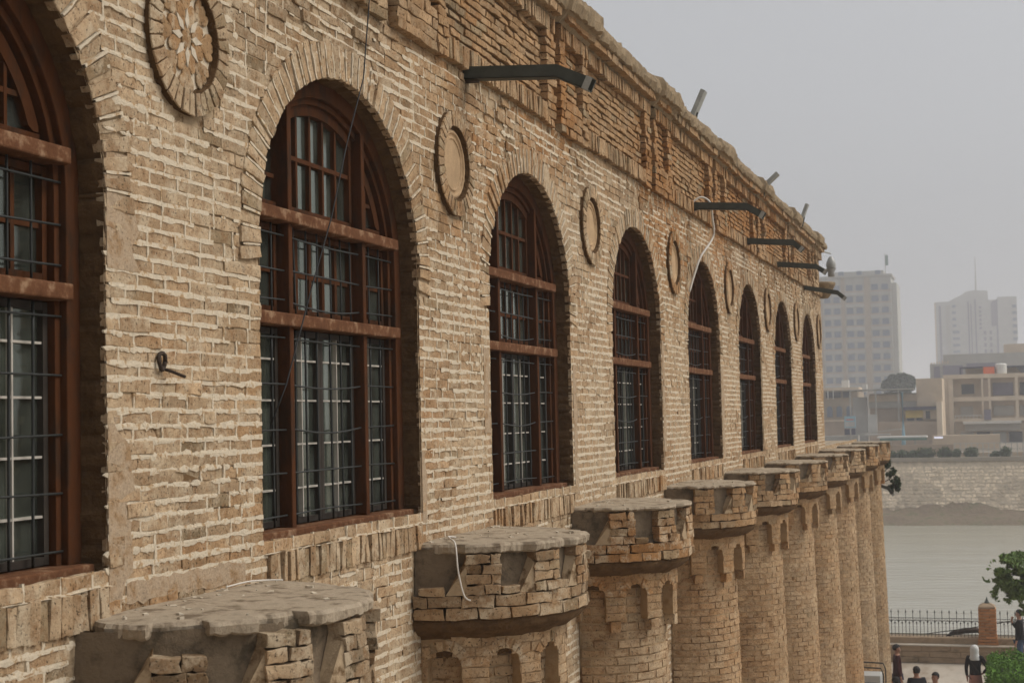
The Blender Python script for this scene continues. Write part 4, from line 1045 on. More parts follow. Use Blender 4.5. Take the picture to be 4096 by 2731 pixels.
Pp(MB().lathe([(.085, -6.37), (.085, -6.34), (.05, -6.29), (.025, -6.22), (.0, -6.14)], 3.24, 53.15, 10).build('finial', M['spout']))
M['rail_iron'] = mat('railing_iron', (0.035, 0.03, 0.025), .6, .3)
def railing(x0, x1, label):
    r = empty('iron_railing', ((x0 + x1) / 2, 53.2, -7.5)); tag(r, label, 'railing'); F_ = mk(r)
    for z_ in (-7.42, -6.98, -6.89): F_(MB().box(x0, x1, 53.19, 53.21, z_ - .009, z_ + .009).build('rail', M['rail_iron']))
    x = x0 + .12; i = 0
    while x < x1 - .02:
        if i % 2 == 0:
            F_(MB().tube([(x, 53.2, -7.5), (x, 53.2, -6.72)], .011, 6).lathe([(.011, -6.73), (.024, -6.70), (.0, -6.60)], x, 53.2, 6).lathe([(.011, -7.05), (.03, -7.01), (.011, -6.97)], x, 53.2, 6).build('picket', M['rail_iron']))
        else:
            F_(MB().tube([(x, 53.2, -7.5), (x, 53.2, -7.08)], .009, 6).lathe([(.009, -7.09), (.026, -7.05), (.0, -6.99)], x, 53.2, 6).build('picket', M['rail_iron']))
            F_(MB().tube([(x + .1 * math.cos(a), 53.2, -7.03 + .1 * math.sin(a)) for a in np.linspace(0, PI, 9)], .007, 5).build('arch_bar', M['rail_iron']))
        x += .117; i += 1
railing(-3.0, 2.96, 'black iron railing with spear pickets running left of the brick pillar')
railing(3.52, 9.0, 'black iron railing with spear pickets running right of the brick pillar')
tag(MB().tube([(1.9, 54.2, -7.62), (2.1, 54.2, -7.5), (2.5, 54.2, -7.42), (2.9, 54.2, -7.40), (3.05, 54.2, -7.5)], [.03, .08, .1, .09, .04], 8).build('driftwood', M['rust'], smooth=True), 'dark bent log lying on the bank behind the iron railing', 'driftwood')
tag(MB().tube([(1.2, 53.8, -7.5), (2.2, 53.8, -7.35), (3.2, 53.6, -7.16), (3.9, 53.5, -6.99), (5.2, 53.5, -6.86)], .016, 5).build('mooring_rope', M['rail_iron']), 'dark rope slanting across behind the railing and pillar', 'rope')

# ------------------------------------------------------------------ foliage
def leaves(name, n, shape, size, col, m, parent=None, kind=None, seed=0):
    r = np.random.RandomState(seed); P0 = shape(r, n); n = len(P0)
    a = r.normal(0, 1, (n, 3)); a /= np.linalg.norm(a, axis=1)[:, None]; b_ = np.cross(a, r.normal(0, 1, (n, 3))); b_ /= np.linalg.norm(b_, axis=1)[:, None]
    s = size * r.uniform(.6, 1.3, (n, 1))
    V = np.stack([P0 - a * s, P0 + b_ * s * .45, P0 + a * s, P0 - b_ * s * .45], 1).reshape(-1, 3)
    c = np.array(col) * r.uniform(.6, 1.35, (n, 1)) * (.75 + .5 * fbm(P0[:, 0] * 2.2 + 40, P0[:, 2] * 2.2 + 40, 6)[:, None])
    return mesh_obj(name, V, [np.arange(n * 4).reshape(-1, 4)], m, parent, np.repeat(c, 4, 0), kind=kind)
M['leaf'] = mat('leaf', (.06, .1, .03), .75, .25, attr=True)
def blob(cs, clump=.0, fr_=3.1):
    cs = np.array(cs)       # cx cy cz rx ry rz
    def f(r, n):
        k = r.randint(0, len(cs), n); d = r.normal(0, 1, (n, 3)); d /= np.linalg.norm(d, axis=1)[:, None]; d *= r.uniform(.3, 1.12, (n, 1)) ** .6
        p_ = cs[k, :3] + d * cs[k, 3:]
        keep = fbm(p_[:, 0] * fr_ + p_[:, 1], p_[:, 2] * fr_ + p_[:, 1] * .7, 9) > clump
        return p_[keep]
    return f
# hedge beside the woman
def hshape(r, n):
    p_ = np.stack([r.uniform(3.42, 7.5, n), r.uniform(40.5, 45.2, n), r.uniform(GZ, -6.78, n)], 1)
    f = r.randint(0, 3, n); p_[f == 0, 2] = -6.78 + r.normal(0, .05, (f == 0).sum()); p_[f == 1, 0] = 3.42 + r.normal(0, .05, (f == 1).sum()); p_[f == 2, 1] = 40.5 + r.normal(0, .06, (f == 2).sum())
    p_ += (fbm(p_[:, 0] * 1.8, p_[:, 1] * 1.8, 2)[:, None] - .5) * .3
    return p_
h = empty('hedge', (5.4, 43, GZ)); tag(h, 'bright green clipped hedge at the lower right beside the woman in a white headscarf', 'hedge'); H_ = mk(h)
H_(leaves('foliage', 42000, hshape, .045, (.10, .22, .022), M['leaf'], kind='stuff', seed=3))
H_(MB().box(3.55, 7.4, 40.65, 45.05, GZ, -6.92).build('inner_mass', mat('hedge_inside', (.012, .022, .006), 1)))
# tree hanging in from the right
tr = empty('tree', (6.6, 40.2, GZ)); tag(tr, 'leafy green tree hanging over the river at the right edge', 'tree'); T_ = mk(tr)
bc = [(4.35, 40, -4.35, .75, .7, .42), (3.9, 40, -4.55, .4, .5, .25), (4.1, 40, -3.85, .6, .6, .25), (4.6, 40, -3.95, .75, .8, .42), (5.3, 40, -3.6, .9, 1, .5), (4.05, 40, -4.25, .45, .5, .22), (4.75, 40.1, -4.65, .5, .6, .28), (3.75, 40, -4.02, .38, .4, .12), (5.6, 40.4, -4.3, 1.0, 1, .6), (6.6, 40.4, -3.6, 1.2, 1.3, .8), (4.2, 40.3, -3.72, .5, .5, .16), (3.6, 40.1, -4.2, .28, .3, .1), (4.35, 40, -4.9, .22, .25, .2)]
T_(leaves('crown', 26000, blob(bc, .47, 6.5), .05, (.12, .19, .055), M['leaf'], kind='stuff', seed=5))
mb = MB(); mb.tube([(6.6, 40.2, GZ), (6.5, 40.2, -6.5), (6.6, 40.3, -5), (6.5, 40.3, -3.6)], [.2, .16, .12, .05], 8)
for c in bc: mb.tube([(6.55, 40.3, -4.9), ((6.5 + c[0]) / 2, 40.2, (-4.8 + c[2]) / 2 + .1), (c[0] - .1, c[1], c[2])], [.06, .03, .008], 5)
T_(mb.build('trunk', M['rust']))
# shrubs on the far bank
for i, (x0, x1, zt) in enumerate([(-7.0, -6.1, -4.05), (-6.1, -4.9, -3.98), (-4.9, -3.9, -4.0), (-4.2, -2.2, -3.72), (-2.1, -.6, -3.72), (-.6, .2, -3.95), (.55, 1.9, -3.78), (3.1, 3.95, -4.22), (3.9, 5.0, -3.82)]):
    cx = (x0 + x1) / 2; s = tag(empty('shrub', (cx, 160.2, -4.8)), ['dark shrub half hidden behind the last turret', 'small dark shrub first past the turret', 'low shrub with a thin upright tip', 'widest round shrub on the embankment top', 'broad round shrub right of the widest one', 'narrow shrub between two round ones', 'round shrub standing alone before the railing', 'low flat shrub left of the last round one', 'last round shrub toward the right on the embankment'][i], 'shrub', 'shrubs along the embankment top')
    S_ = mk(s); hh = zt + 4.75
    S_(leaves('foliage', 900, blob([(cx, 160.2, -4.75 + hh * .5, (x1 - x0) * .52, .6, hh * .55), (cx - .15, 160.2, -4.75 + hh * .3, (x1 - x0) * .5, .6, hh * .35)]), .11, (.055, .085, .035), M['leaf'], kind='stuff', seed=20 + i))
    S_(MB().lathe([(.0, -4.8), ((x1 - x0) * .4, -4.75), ((x1 - x0) * .42, -4.75 + hh * .4), ((x1 - x0) * .25, -4.75 + hh * .75), (0, -4.75 + hh * .85)], cx, 160.2, 10).build('inner_mass', mat('shrub_inside', (.02, .03, .014), 1)))
# plant growing from the last turret
pl = empty('hanging_plant', (.9, 44.4, -1.6)); tag(pl, 'drooping green plant growing from the side of the farthest turret', 'plant'); L_ = mk(pl)
L_(leaves('foliage', 1500, blob([(.86, 44.4, -1.7, .16, .15, .16), (.98, 44.4, -1.95, .14, .15, .14), (1.06, 44.4, -2.1, .09, .1, .14), (.88, 44.4, -2.1, .07, .1, .2), (.8, 44.4, -1.45, .08, .08, .2)], .4), .05, (.04, .062, .03), M['leaf'], kind='stuff', seed=9))
L_(MB().tube([(.66, 44.0, -2.0), (.85, 44.3, -1.9), (.95, 44.4, -1.8), (1.05, 44.4, -2.1)], .015, 5).build('stem', M['rust']))

# ------------------------------------------------------------------ rain spouts
def spout(name, y, z, e1, z1, e2, z2, w, label, cat='rain spout', grp='metal rain spouts on the wall', m='spout', e0=-.12):
    s = empty(name, (0, y, z)); tag(s, label, cat, grp); S_ = mk(s); h_ = w * .9
    # open channel: bottom and two sides
    pts = [(e0, z), (e1, z1), (e2, z2)]; mb = MB(); t_ = .006
    for (ya, yb, za, zb) in ((y - w/2, y + w/2, -h_/2, -h_/2 + t_), (y - w/2, y - w/2 + t_, -h_/2, h_/2), (y + w/2 - t_, y + w/2, -h_/2, h_/2)):
        k = len(mb.v)
        for i, (e, zz_) in enumerate(pts):
            tx = (pts[min(i+1, 2)][0] - pts[max(i-1, 0)][0], pts[min(i+1, 2)][1] - pts[max(i-1, 0)][1]); l = math.hypot(*tx); nx, nz = -tx[1] / l, tx[0] / l
            for (yy, dz) in ((ya, za), (yb, za), (yb, zb), (ya, zb)): mb.v.append((e + nx * dz, yy, zz_ + nz * dz))
        for i in range(2):
            for j in range(4): mb.f.append((k + i*4 + j, k + i*4 + (j+1) % 4, k + (i+1)*4 + (j+1) % 4, k + (i+1)*4 + j))
        mb.f += [(k, k+3, k+2, k+1), (k+8, k+9, k+10, k+11)]
    S_(mb.build('channel', M[m]))
    l = math.hypot(e2 - e1, z2 - z1); ux, uz = (e2 - e1) / l, (z2 - z1) / l
    mb = MB(); k = 0
    for d_ in (l - .05, l + .004):
        for (yy, dz) in ((y - w/2 - .003, -h_/2 - .003), (y + w/2 + .003, -h_/2 - .003), (y + w/2 + .003, h_/2 + .003), (y - w/2 - .003, h_/2 + .003)): mb.v.append((e1 + ux * d_ - uz * dz, yy, z1 + uz * d_ + ux * dz))
    for j in range(4): mb.f.append((j, (j+1) % 4, 4 + (j+1) % 4, 4 + j))
    S_(mb.build('tip_band', M['spout_pale'] if m == 'spout' else M[m]))
    S_(MB().tube([(-.05, y, z - h_*.55), (.10, y, z - h_*.6)], h_ * .30, 8).build('bracket_stub', M['rust'], smooth=True))
for a in [(11.03, 2.655, .73, 2.60, .99, 2.475, .105, 'nearest and largest dark metal rain spout, above the second window'),
          (20.02, 2.775, .76, 2.71, .98, 2.575, .10, 'dark metal rain spout with a white cable hanging from it'),
          (24.61, 2.79, .79, 2.71, .93, 2.58, .10, 'dark metal rain spout next beyond the one with the white cable'),
          (28.14, 2.74, .76, 2.64, .93, 2.52, .10, 'thin dark rain spout in front of the globe lamp'),
          (32.56, 2.655, .70, 2.49, .86, 2.35, .10, 'farthest rain spout, paler grey, jutting before the pale tower')]:
    spout('rain_spout', *a[:7], a[7])
spout('rain_spout', 43.9, -2.02, .83, -2.14, .98, -2.33, .09, 'dark rain spout low on the farthest turret under the plant', e0=.5)
# floodlight troughs on the roof edge
def rooftrough(y, e0, z0, e1, z1, label):
    s = empty('roof_lamp', (e0, y, z0)); tag(s, label, 'lamp', 'slanting troughs on the roof edge'); S_ = mk(s)
    d = Vector((e1 - e0, 0, z1 - z0)); l = d.length; d.normalize(); n_ = Vector((-d.z, 0, d.x)); o_ = Vector((e0, y, z0)); mb = MB()
    def P_(t, yy, h_): q = o_ + d * t + n_ * h_; return (q.x, y + yy, q.z)
    for (ya, yb, ha, hb) in ((-.09, .09, 0, .012), (-.09, -.078, .012, .06), (.078, .09, .012, .06)):
        k = len(mb.v); mb.v += [P_(0, ya, ha), P_(0, yb, ha), P_(0, yb, hb), P_(0, ya, hb), P_(l, ya, ha), P_(l, yb, ha), P_(l, yb, hb), P_(l, ya, hb)]
        mb.f += [(k, k+3, k+2, k+1), (k+4, k+5, k+6, k+7)] + [(k+j, k+(j+1) % 4, k+4+(j+1) % 4, k+4+j) for j in range(4)]
    S_(mb.build('trough', M['spout_pale']))
    S_(MB().tube([P_(.03, 0, .035), P_(l - .03, 0, .035)], .022, 8).build('tube', M['curtain']))
    S_(MB().tube([(e0 + .03, y, z0 + .05), (e0 - .02, y, z0 - .14)], .012, 6).build('foot', M['spout']))
rooftrough(20.0, .12, 3.95, .27, 4.27, 'nearest slanting grey lamp trough on the roof edge')
rooftrough(26.0, .16, 3.80, .42, 4.03, 'middle slanting grey lamp trough, leaning outward most')
rooftrough(31.0, .22, 3.86, .34, 4.16, 'farthest slanting grey lamp trough on the roof edge')
# globe lamp at the corner
gl = empty('globe_lamp', (.05, Y_END + .1, 3.3)); tag(gl, 'white globe street lamp bracketed to the far top corner of the building', 'lamp'); G_ = mk(gl)
G_(MB().lathe([(.0, 3.66), (.03, 3.655), (.07, 3.60), (.105, 3.52), (.118, 3.45), (.10, 3.38)], .19, Y_END + .75, 16).build('globe', mat('milky_glass', (.33, .33, .31), .3, .5), smooth=True))
G_(MB().lathe([(.12, 3.37), (.10, 3.33), (.08, 3.28), (.08, 3.18), (.0, 3.17)], .19, Y_END + .75, 16).build('holder', mat('pale_fitting', (.35, .35, .34), .5), smooth=True))
G_(MB().tube([(-.15, Y_END + .0, 3.66), (.0, Y_END + .4, 3.76), (.19, Y_END + .75, 3.72)], .018, 6).build('bracket', M['spout_pale']))

# ------------------------------------------------------------------ cables and small things on the wall
tag(MB().tube([(.06, 9.05, 3.4), (.07, 8.963, 2.688), (.065, 8.856, 2.161), (.05, 8.612, 1.706), (.02, 8.43, 1.229), (.0, 8.197, .818), (-.05, 7.93, .228), (-.08, 7.80, .009)], .0045, 5).build('black_cable', M['wire_black'], smooth=True), 'thin black cable hanging down across the second arched window', 'cable')
def curve(pts, n=30):
    P0 = [Vector(p) for p in pts]; out = []
    P0 = [P0[0]] + P0 + [P0[-1]]
    for i in range(1, len(P0) - 2):
        for s in range(6):
            t = s / 6; a, b_, c, d = P0[i-1], P0[i], P0[i+1], P0[i+2]
            out.append(.5 * ((2 * b_) + (c - a) * t + (2 * a - 5 * b_ + 4 * c - d) * t * t + (3 * b_ - a - 3 * c + d) * t ** 3))
    out.append(P0[-2]); return out
tag(MB().tube(curve([(.05, 19.95, 2.80), (.16, 20.0, 2.87), (.27, 20.05, 2.80), (.27, 20.2, 2.62), (.26, 20.3, 2.38), (.16, 19.9, 2.08), (.1, 19.75, 1.85), (.04, 19.65, 1.60)]), .015, 6).build('white_cable', M['wire_white'], smooth=True), 'white cable looping from a rain spout down to the fourth window', 'cable')
rg = empty('wall_bolt', (0, 6.47, .30)); tag(rg, 'rusty ring bolt with a short rod sticking out of the near brick pier', 'bolt'); G_ = mk(rg)
G_(MB().tube([(.02 + .004 * math.sin(a * 2), 6.45 + .028 * math.cos(a), .31 + .04 * math.sin(a)) for a in np.linspace(0, 2 * PI, 16)], .011, 7).build('ring', M['rust'], smooth=True))
G_(MB().tube([(-.01, 6.46, .285), (.05, 6.49, .262), (.115, 6.50, .235)], .008, 7).build('rod', M['rust'], smooth=True))
M['strip'] = M['wire_white']
tag(MB().tube(curve([(.12, 10.25, -.82), (.14, 10.05, -.80), (.20, 9.92, -.805), (.30, 9.74, -.83), (.33, 9.70, -1.0), (.36, 9.72, -1.16), (.40, 9.74, -1.2)]), .006, 5).build('plastic_strip', M['strip'], smooth=True), 'pale plastic strip draped over the second turret slab', 'strip')
tag(MB().tube(curve([(.26, 5.82, -.90), (.25, 5.80, -.94), (.27, 5.81, -.99), (.28, 5.83, -1.04)]), .005, 5).build('plastic_strip', M['strip'], smooth=True), 'short pale strip hanging under the nearest turret slab', 'strip')
tag(MB().tube(curve([(.05, 7.0, -.812), (.07, 7.2, -.806), (.10, 7.35, -.814), (.16, 7.42, -.82)]), .0045, 5).build('plastic_strip', M['strip'], smooth=True), 'thin pale strip lying at the back of the nearest turret slab', 'strip')

# kiosk by the columns
kk = empty('cabinet', (.8, 37.3, GZ)); tag(kk, 'white display cabinet with a grey screen at the foot of the columns', 'cabinet'); K_ = mk(kk)
mw = mat('cabinet_white', (.40, .41, .40), .5)
K_(MB().box(.25, .98, 36.95, 37.6, GZ, -6.14).build('body', mw, bevel=.02))
K_(MB().box(.36, .88, 36.93, 36.949, -7.0, -6.30).build('screen', mat('grey_screen', (.22, .24, .24), .25, .6)))
K_(MB().tube([(.25, 36.9, -5.93), (1.0, 36.9, -5.96), (1.05, 36.9, -6.1), (1.04, 36.9, GZ)], .018, 6).build('hoop', M['rail_iron']))
K_(MB().tube([(.25, 37.65, -5.93), (1.0, 37.65, -5.96), (1.05, 37.65, -6.1), (1.04, 37.65, GZ)], .018, 6).build('hoop', M['rail_iron']))

# ------------------------------------------------------------------ people
SKIN = mat('skin', (.33, .17, .11), .6, .3); HAIR = mat('black_hair', (.012, .01, .009), .7, .3)
def skin_mesh(name, verts, edges, m, sub=2):
    me = bpy.data.meshes.new(name); me.from_pydata([v_[:3] for v_ in verts], edges, []); me.materials.append(m)
    o = bpy.data.objects.new(name, me); COL.objects.link(o)
    md = o.modifiers.new('skin', 'SKIN'); md.use_smooth_shade = True
    for i, v_ in enumerate(verts):
        r_ = v_[3]; me.skin_vertices[0].data[i].radius = r_ if isinstance(r_, tuple) else (r_, r_)
    me.skin_vertices[0].data[0].use_root = True
    s = o.modifiers.new('sub', 'SUBSURF'); s.levels = sub; s.render_levels = sub
    return o
def person(loc, rz, sc_, label, top, legs, armL='down', armR='down', hair='short', skirt=None):
    p_ = empty('person', loc, rz); p_.scale = (sc_,) * 3; tag(p_, label, 'person')
    def A(o): o.parent = p_; return o
    def arm(side, mode):
        s = side
        if mode == 'down': return [(s*.19, 0, 1.42), (s*.25, -.02, 1.12), (s*.25, .06, .86), (s*.25, .08, .78)]
        if mode == 'hip': return [(s*.19, 0, 1.42), (s*.36, -.06, 1.15), (s*.20, .04, .98), (s*.14, .08, .96)]
        return [(s*.19, 0, 1.42), (s*.22, .10, 1.16), (s*.10, .24, 1.40), (s*.04, .20, 1.50)]     # hand at the mouth
    # body: one continuous skin
    V = [(0, 0, .95, (.15, .11)), (0, 0, 1.15, (.13, .10)), (0, 0, 1.36, (.16, .11)), (0, 0, 1.46, .06), (0, .005, 1.52, .055), (0, .012, 1.585, (.075, .085)), (0, .0, 1.655, (.08, .098)), (0, -.005, 1.70, (.06, .07)), (0, .108, 1.60, .014)]
    E_ = [(0, 1), (1, 2), (2, 3), (3, 4), (4, 5), (5, 6), (6, 7), (5, 8)]
    for s, mode in ((-1, armL), (1, armR)):
        k = len(V); pts = arm(s, mode); rr = (.06, .042, .03, .026)
        V += [(*q, r_) for q, r_ in zip(pts, rr)]; E_ += [(2, k), (k, k+1), (k+1, k+2), (k+2, k+3)]
        d = (Vector(pts[3]) - Vector(pts[2])).normalized(); sd_ = d.cross(Vector((s, 0, 0))).normalized() if abs(d.x) < .9 else Vector((0, 1, 0))
        for f in range(4):
            k2 = len(V); b0 = Vector(pts[3]) + sd_ * (f - 1.5) * .019; L1 = (.065, .075, .07, .055)[f]
            q1 = b0 + d * L1 * .55; q2 = b0 + d * L1 + Vector((-s * .012, 0, -.004)); V += [(*q1, .009), (*q2, .0075)]; E_ += [(k + 3, k2), (k2, k2 + 1)]
        k2 = len(V); q1 = Vector(pts[3]) + sd_ * .04 - d * .01; q2 = q1 + d * .035 + sd_ * .008; V += [(*q1, .010), (*q2, .008)]; E_ += [(k + 3, k2), (k2, k2 + 1)]
    for s in (-1, 1):
        k = len(V); V += [(s*.09, 0, .88, .085), (s*.10, .01, .48, .055), (s*.10, -.01, .08, .038), (s*.10, .12, .03, .035)]; E_ += [(0, k), (k, k+1), (k+1, k+2), (k+2, k+3)]
    A(skin_mesh('body', V, E_, SKIN))
    tm = mat('top_cloth', top, .9, .15); lm = mat('leg_cloth', legs, .9, .15)
    V = [(0, 0, .80, (.19, .15)), (0, 0, .95, (.185, .145)), (0, 0, 1.18, (.16, .13)), (0, 0, 1.36, (.18, .13)), (0, -.005, 1.45, (.085, .08))]; E_ = [(0, 1), (1, 2), (2, 3), (3, 4)]
    for s, mode in ((-1, armL), (1, armR)):
        k = len(V); pts = arm(s, mode); q = Vector(pts[1]).lerp(Vector(pts[2]), .9); V += [(*pts[0], .075), (*pts[1], .056), (*q, .042)]; E_ += [(3, k), (k, k+1), (k+1, k+2)]
        A(skin_mesh('jacket', V, E_, tm))
    if skirt: A(MB().lathe([(.17, .95), (.21, .6), (.25, .12), (.24, .10)], 0, 0, 16).build('skirt', mat('skirt_cloth', skirt, .9), smooth=True))
    V = [(0, 0, .96, (.17, .125))]; E_ = []
    for s in (-1, 1):
        k = len(V); V += [(s*.09, 0, .84, .10), (s*.10, .01, .48, .07), (s*.10, -.01, .10, .055)]; E_ += [(0, k), (k, k+1), (k+1, k+2)]
    A(skin_mesh('trousers', V, E_, lm))
    for s in (-1, 1):
        A(MB().lathe([(0, -.008), (.012, 0), (0, .008)], s * .035, .088, 8).build('eye', HAIR, loc=(0, 0, 1.625)))
        A(MB().lathe([(0, -.03), (.012, -.01), (.014, .015), (0, .03)], s * .083, -.005, 8).build('ear', SKIN, loc=(0, 0, 1.61)))
    if hair == 'short':
        bm = bmesh.new(); bmesh.ops.create_icosphere(bm, subdivisions=3, radius=1)
        for v_ in bm.verts:
            c = v_.co.copy(); n_ = 1 + .05 * (float(vn(c.x * 6, c.z * 6 + c.y * 3, 5)) - .5)
            v_.co = Vector((c.x * .094 * n_, c.y * .112 * n_ - .012, c.z * .105 * n_ + 1.665))
        bmesh.ops.delete(bm, geom=[v_ for v_ in bm.verts if v_.co.z < 1.65 and v_.co.y > -.0 or v_.co.z < 1.585 or (v_.co.y > .05 and v_.co.z < 1.69)], context='VERTS')
        me = bpy.data.meshes.new('hair'); bm.to_mesh(me); bm.free(); me.materials.append(HAIR); [setattr(q, 'use_smooth', True) for q in me.polygons]
        A_o = bpy.data.objects.new('hair', me); COL.objects.link(A_o); A(A_o)
    else:
        A(MB().lathe([(.0, 1.79), (.06, 1.775), (.105, 1.73), (.125, 1.66), (.12, 1.58), (.12, 1.50), (.165, 1.40), (.16, 1.36)], 0, -.015, 16).build('headscarf', mat('white_cloth', (.62, .62, .6), .9), smooth=True))
        A(MB().tube([(-.14, -.14, 1.42), (0, -.155, 1.2), (.15, -.12, 1.0)], .012, 6).build('bag_strap', HAIR))
    return p_
person((2.95, 45.05, GZ), math.radians(-12), .98, 'woman in a white headscarf, black jacket and pink skirt seen from behind', (.012, .012, .013), (.03, .03, .03), 'down', 'hip', 'scarf', (.42, .22, .18))
person((.86, 44.75, GZ), math.radians(-80), 1.0, 'man in a dark maroon shirt half hidden by the farthest column', (.045, .012, .012), (.03, .03, .05))
person((1.57, 41.1, GZ), math.radians(25), .99, 'black haired man in a dark shirt seen from behind at the bottom edge', (.02, .02, .024), (.03, .03, .04))
person((2.07, 40.25, GZ), math.radians(150), .99, 'man with short black hair facing the camera at the bottom edge', (.03, .025, .025), (.03, .03, .04))
person((1.14, 39.5, GZ), math.radians(40), .98, 'person in a grey top lowest beside the columns at the bottom edge', (.22, .25, .28), (.05, .05, .07))
person((4.22, 51.6, GZ), math.radians(80), 1.10, 'man in a black jacket and jeans at the railing, hand at his mouth', (.012, .012, .014), (.05, .08, .14), 'down', 'mouth')

# ------------------------------------------------------------------ buildings across the river
def bmat(n, c, **k): return mat(n, c, .9, .15, noise=.18, nscale=.5, **k)
C_ = dict(beige=bmat('beige_render', (.64, .53, .40)), tan=bmat('tan_render', (.54, .43, .31)), grey=bmat('grey_render', (.38, .36, .32)), brown=bmat('brown_block', (.40, .31, .23)),
          dark=mat('dark_opening', (.035, .035, .045), .6), blueglass=mat('blue_grey_glass', (.10, .13, .19), .3, .5), pale=bmat('pale_panel', (.40, .39, .35)), strip=bmat('sand_strip', (.36, .29, .21)),
          white=mat('white_paint', (.62, .61, .57), .7), orange=mat('orange_tank', (.72, .13, .03), .5), yellow=bmat('yellow_sheet', (.55, .40, .10)), steel=mat('blue_steel', (.25, .42, .50), .6), navy=mat('navy_sheet', (.05, .05, .09), .7),
          green=mat('green_trim', (.08, .16, .13), .7), purple=bmat('purple_shade', (.17, .15, .20)))
def building(name, loc, label, cat='building'):
    e = empty(name, loc); tag(e, label, cat); return mk(e)
def box(f, name, x0, x1, y0, y1, z0, z1, m): return f(MB().box(x0, x1, y0, y1, z0, z1).build(name, C_[m]))
# pale tower with blue windows
T = building('tower_block', (-33, 455, -5), 'tall pale tower block with rows of blue windows behind the left rooftops')
box(T, 'wall', -50, -23.9, 450.6, 466, -5, 38.6, 'pale'); box(T, 'side_wall', -24.3, -22.4, 452, 468, -5, 36.7, 'pale'); box(T, 'parapet', -50.5, -23.5, 450, 466.5, 38.6, 39.2, 'grey')
box(T, 'roof_house', -40, -26, 453, 462, 39.2, 40.5, 'pale')
for x in (-38.6, -33.4, -28.2): box(T, 'roof_tank', x, x + 1.5, 450.8, 452, 39.2, 40.4, 'blueglass')
T(MB().tube([(-25.6, 455, 39), (-25.5, 455, 45.5)], .12, 5).build('mast', C_['grey'])); box(T, 'flag', -25.5, -24.7, 454.9, 455, 42, 45, 'green')
for x0, x1 in ((-37.95, -36.85), (-31.4, -29.8), (-44.2, -43.2)): box(T, 'strip', x0, x1, 450.25, 450.6, -5, 38.6, 'strip')
for fl in range(13):
    zt = 36.3 - fl * 3.32
    box(T, 'floor_band', -50, -23.9, 450.35, 450.6, zt - 3.0, zt - 2.0, 'pale'); box(T, 'floor_edge', -50, -23.85, 450.3, 450.6, zt - 2.0, zt - 1.7, 'brown')
    for (a_, b_) in ((-42.9, -38.2), (-36.6, -31.7), (-29.5, -24.5)):
        w_ = (b_ - a_)
        for s in (0, .56):
            fw = T(MB().box(a_ + w_ * s + .15, a_ + w_ * s + w_ * .40, 450.42, 450.6, zt - 1.5, zt + .1).build('window', C_['blueglass']))
            fw2 = MB().box(a_ + w_ * s + .15 + w_ * .19, a_ + w_ * s + .27 + w_ * .19, 450.38, 450.42, zt - 1.5, zt + .1).build('frame', C_['pale']); fw2.parent = fw; fw2.matrix_parent_inverse = fw.matrix_parent_inverse
# distant tower with vertical slots
C_['pale'] = bmat('far_pale', (.46, .45, .42)); T = building('tower_block', (-3, 705, -5), 'distant hazy tower with dark vertical slots, stepped roof and a tall antenna')
box(T, 'wall', -20.3, 13.2, 700.6, 716, -5, 47.4, 'pale'); box(T, 'wing', 5.5, 13.6, 700.3, 716, 30, 48.5, 'pale'); box(T, 'wing', -21, -19.2, 700.8, 712, -5, 47.2, 'beige')
T(MB().prism([(-15, 47.4), (-12.5, 48.9), (-9, 50.3), (-7.5, 51.6), (-4, 52.0), (1.7, 51.6), (1.8, 47.4)], 0, 8).build('stepped_roof', C_['pale']))
o = bpy.data.objects['stepped_roof']; me = o.data
for v_ in me.vertices: v_.co = Vector((v_.co.y, 702 + v_.co.x, v_.co.z))
T(MB().tube([(-3.3, 705, 51), (-3.2, 705, 56), (-3.1, 705, 67)], [.5, .35, .15], 5).build('antenna', C_['grey']))
for x0, x1, z0, z1 in ((-19.1, -18.2, 0, 45.6), (-6.95, -6.4, 22, 47), (-5.75, -5.35, 22, 46), (-4.0, -3.4, 22, 48), (2.9, 3.7, 36, 46.4), (4.9, 5.6, 24, 47.5)): box(T, 'slot', x0, x1, 700.2, 700.6, z0, z1, 'purple')
box(T, 'recess', -16.3, -14.4, 700.3, 700.6, 0, 45.5, 'grey'); box(T, 'recess', 3.7, 4.9, 700.35, 700.6, 36, 47, 'purple')
for i in range(9):
    z_ = 45.8 - i * 2.85; box(T, 'window', -13.5, -11.9 + (1.3 if i > 3 else 0), 700.2, 700.6, z_ - 1.1, z_, 'blueglass')
    box(T, 'window', 10.8 if i > 5 else 11.6, 13.3, 700.1, 700.29 if z_ - 1.1 > 30 else 700.6, z_ - 2.2, z_ - .9, 'blueglass')
for i in range(6): box(T, 'window', -2.2, -1.2, 700.2, 700.6, 44.7 - i * 1.8 - .9, 44.7 - i * 1.8, 'purple')
for i in range(4):
    for x in (-.5, 1.9): box(T, 'window', x, x + 1.0, 700.2, 700.6, 34 - i * 2.7 - 1.6, 34 - i * 2.7, 'purple')
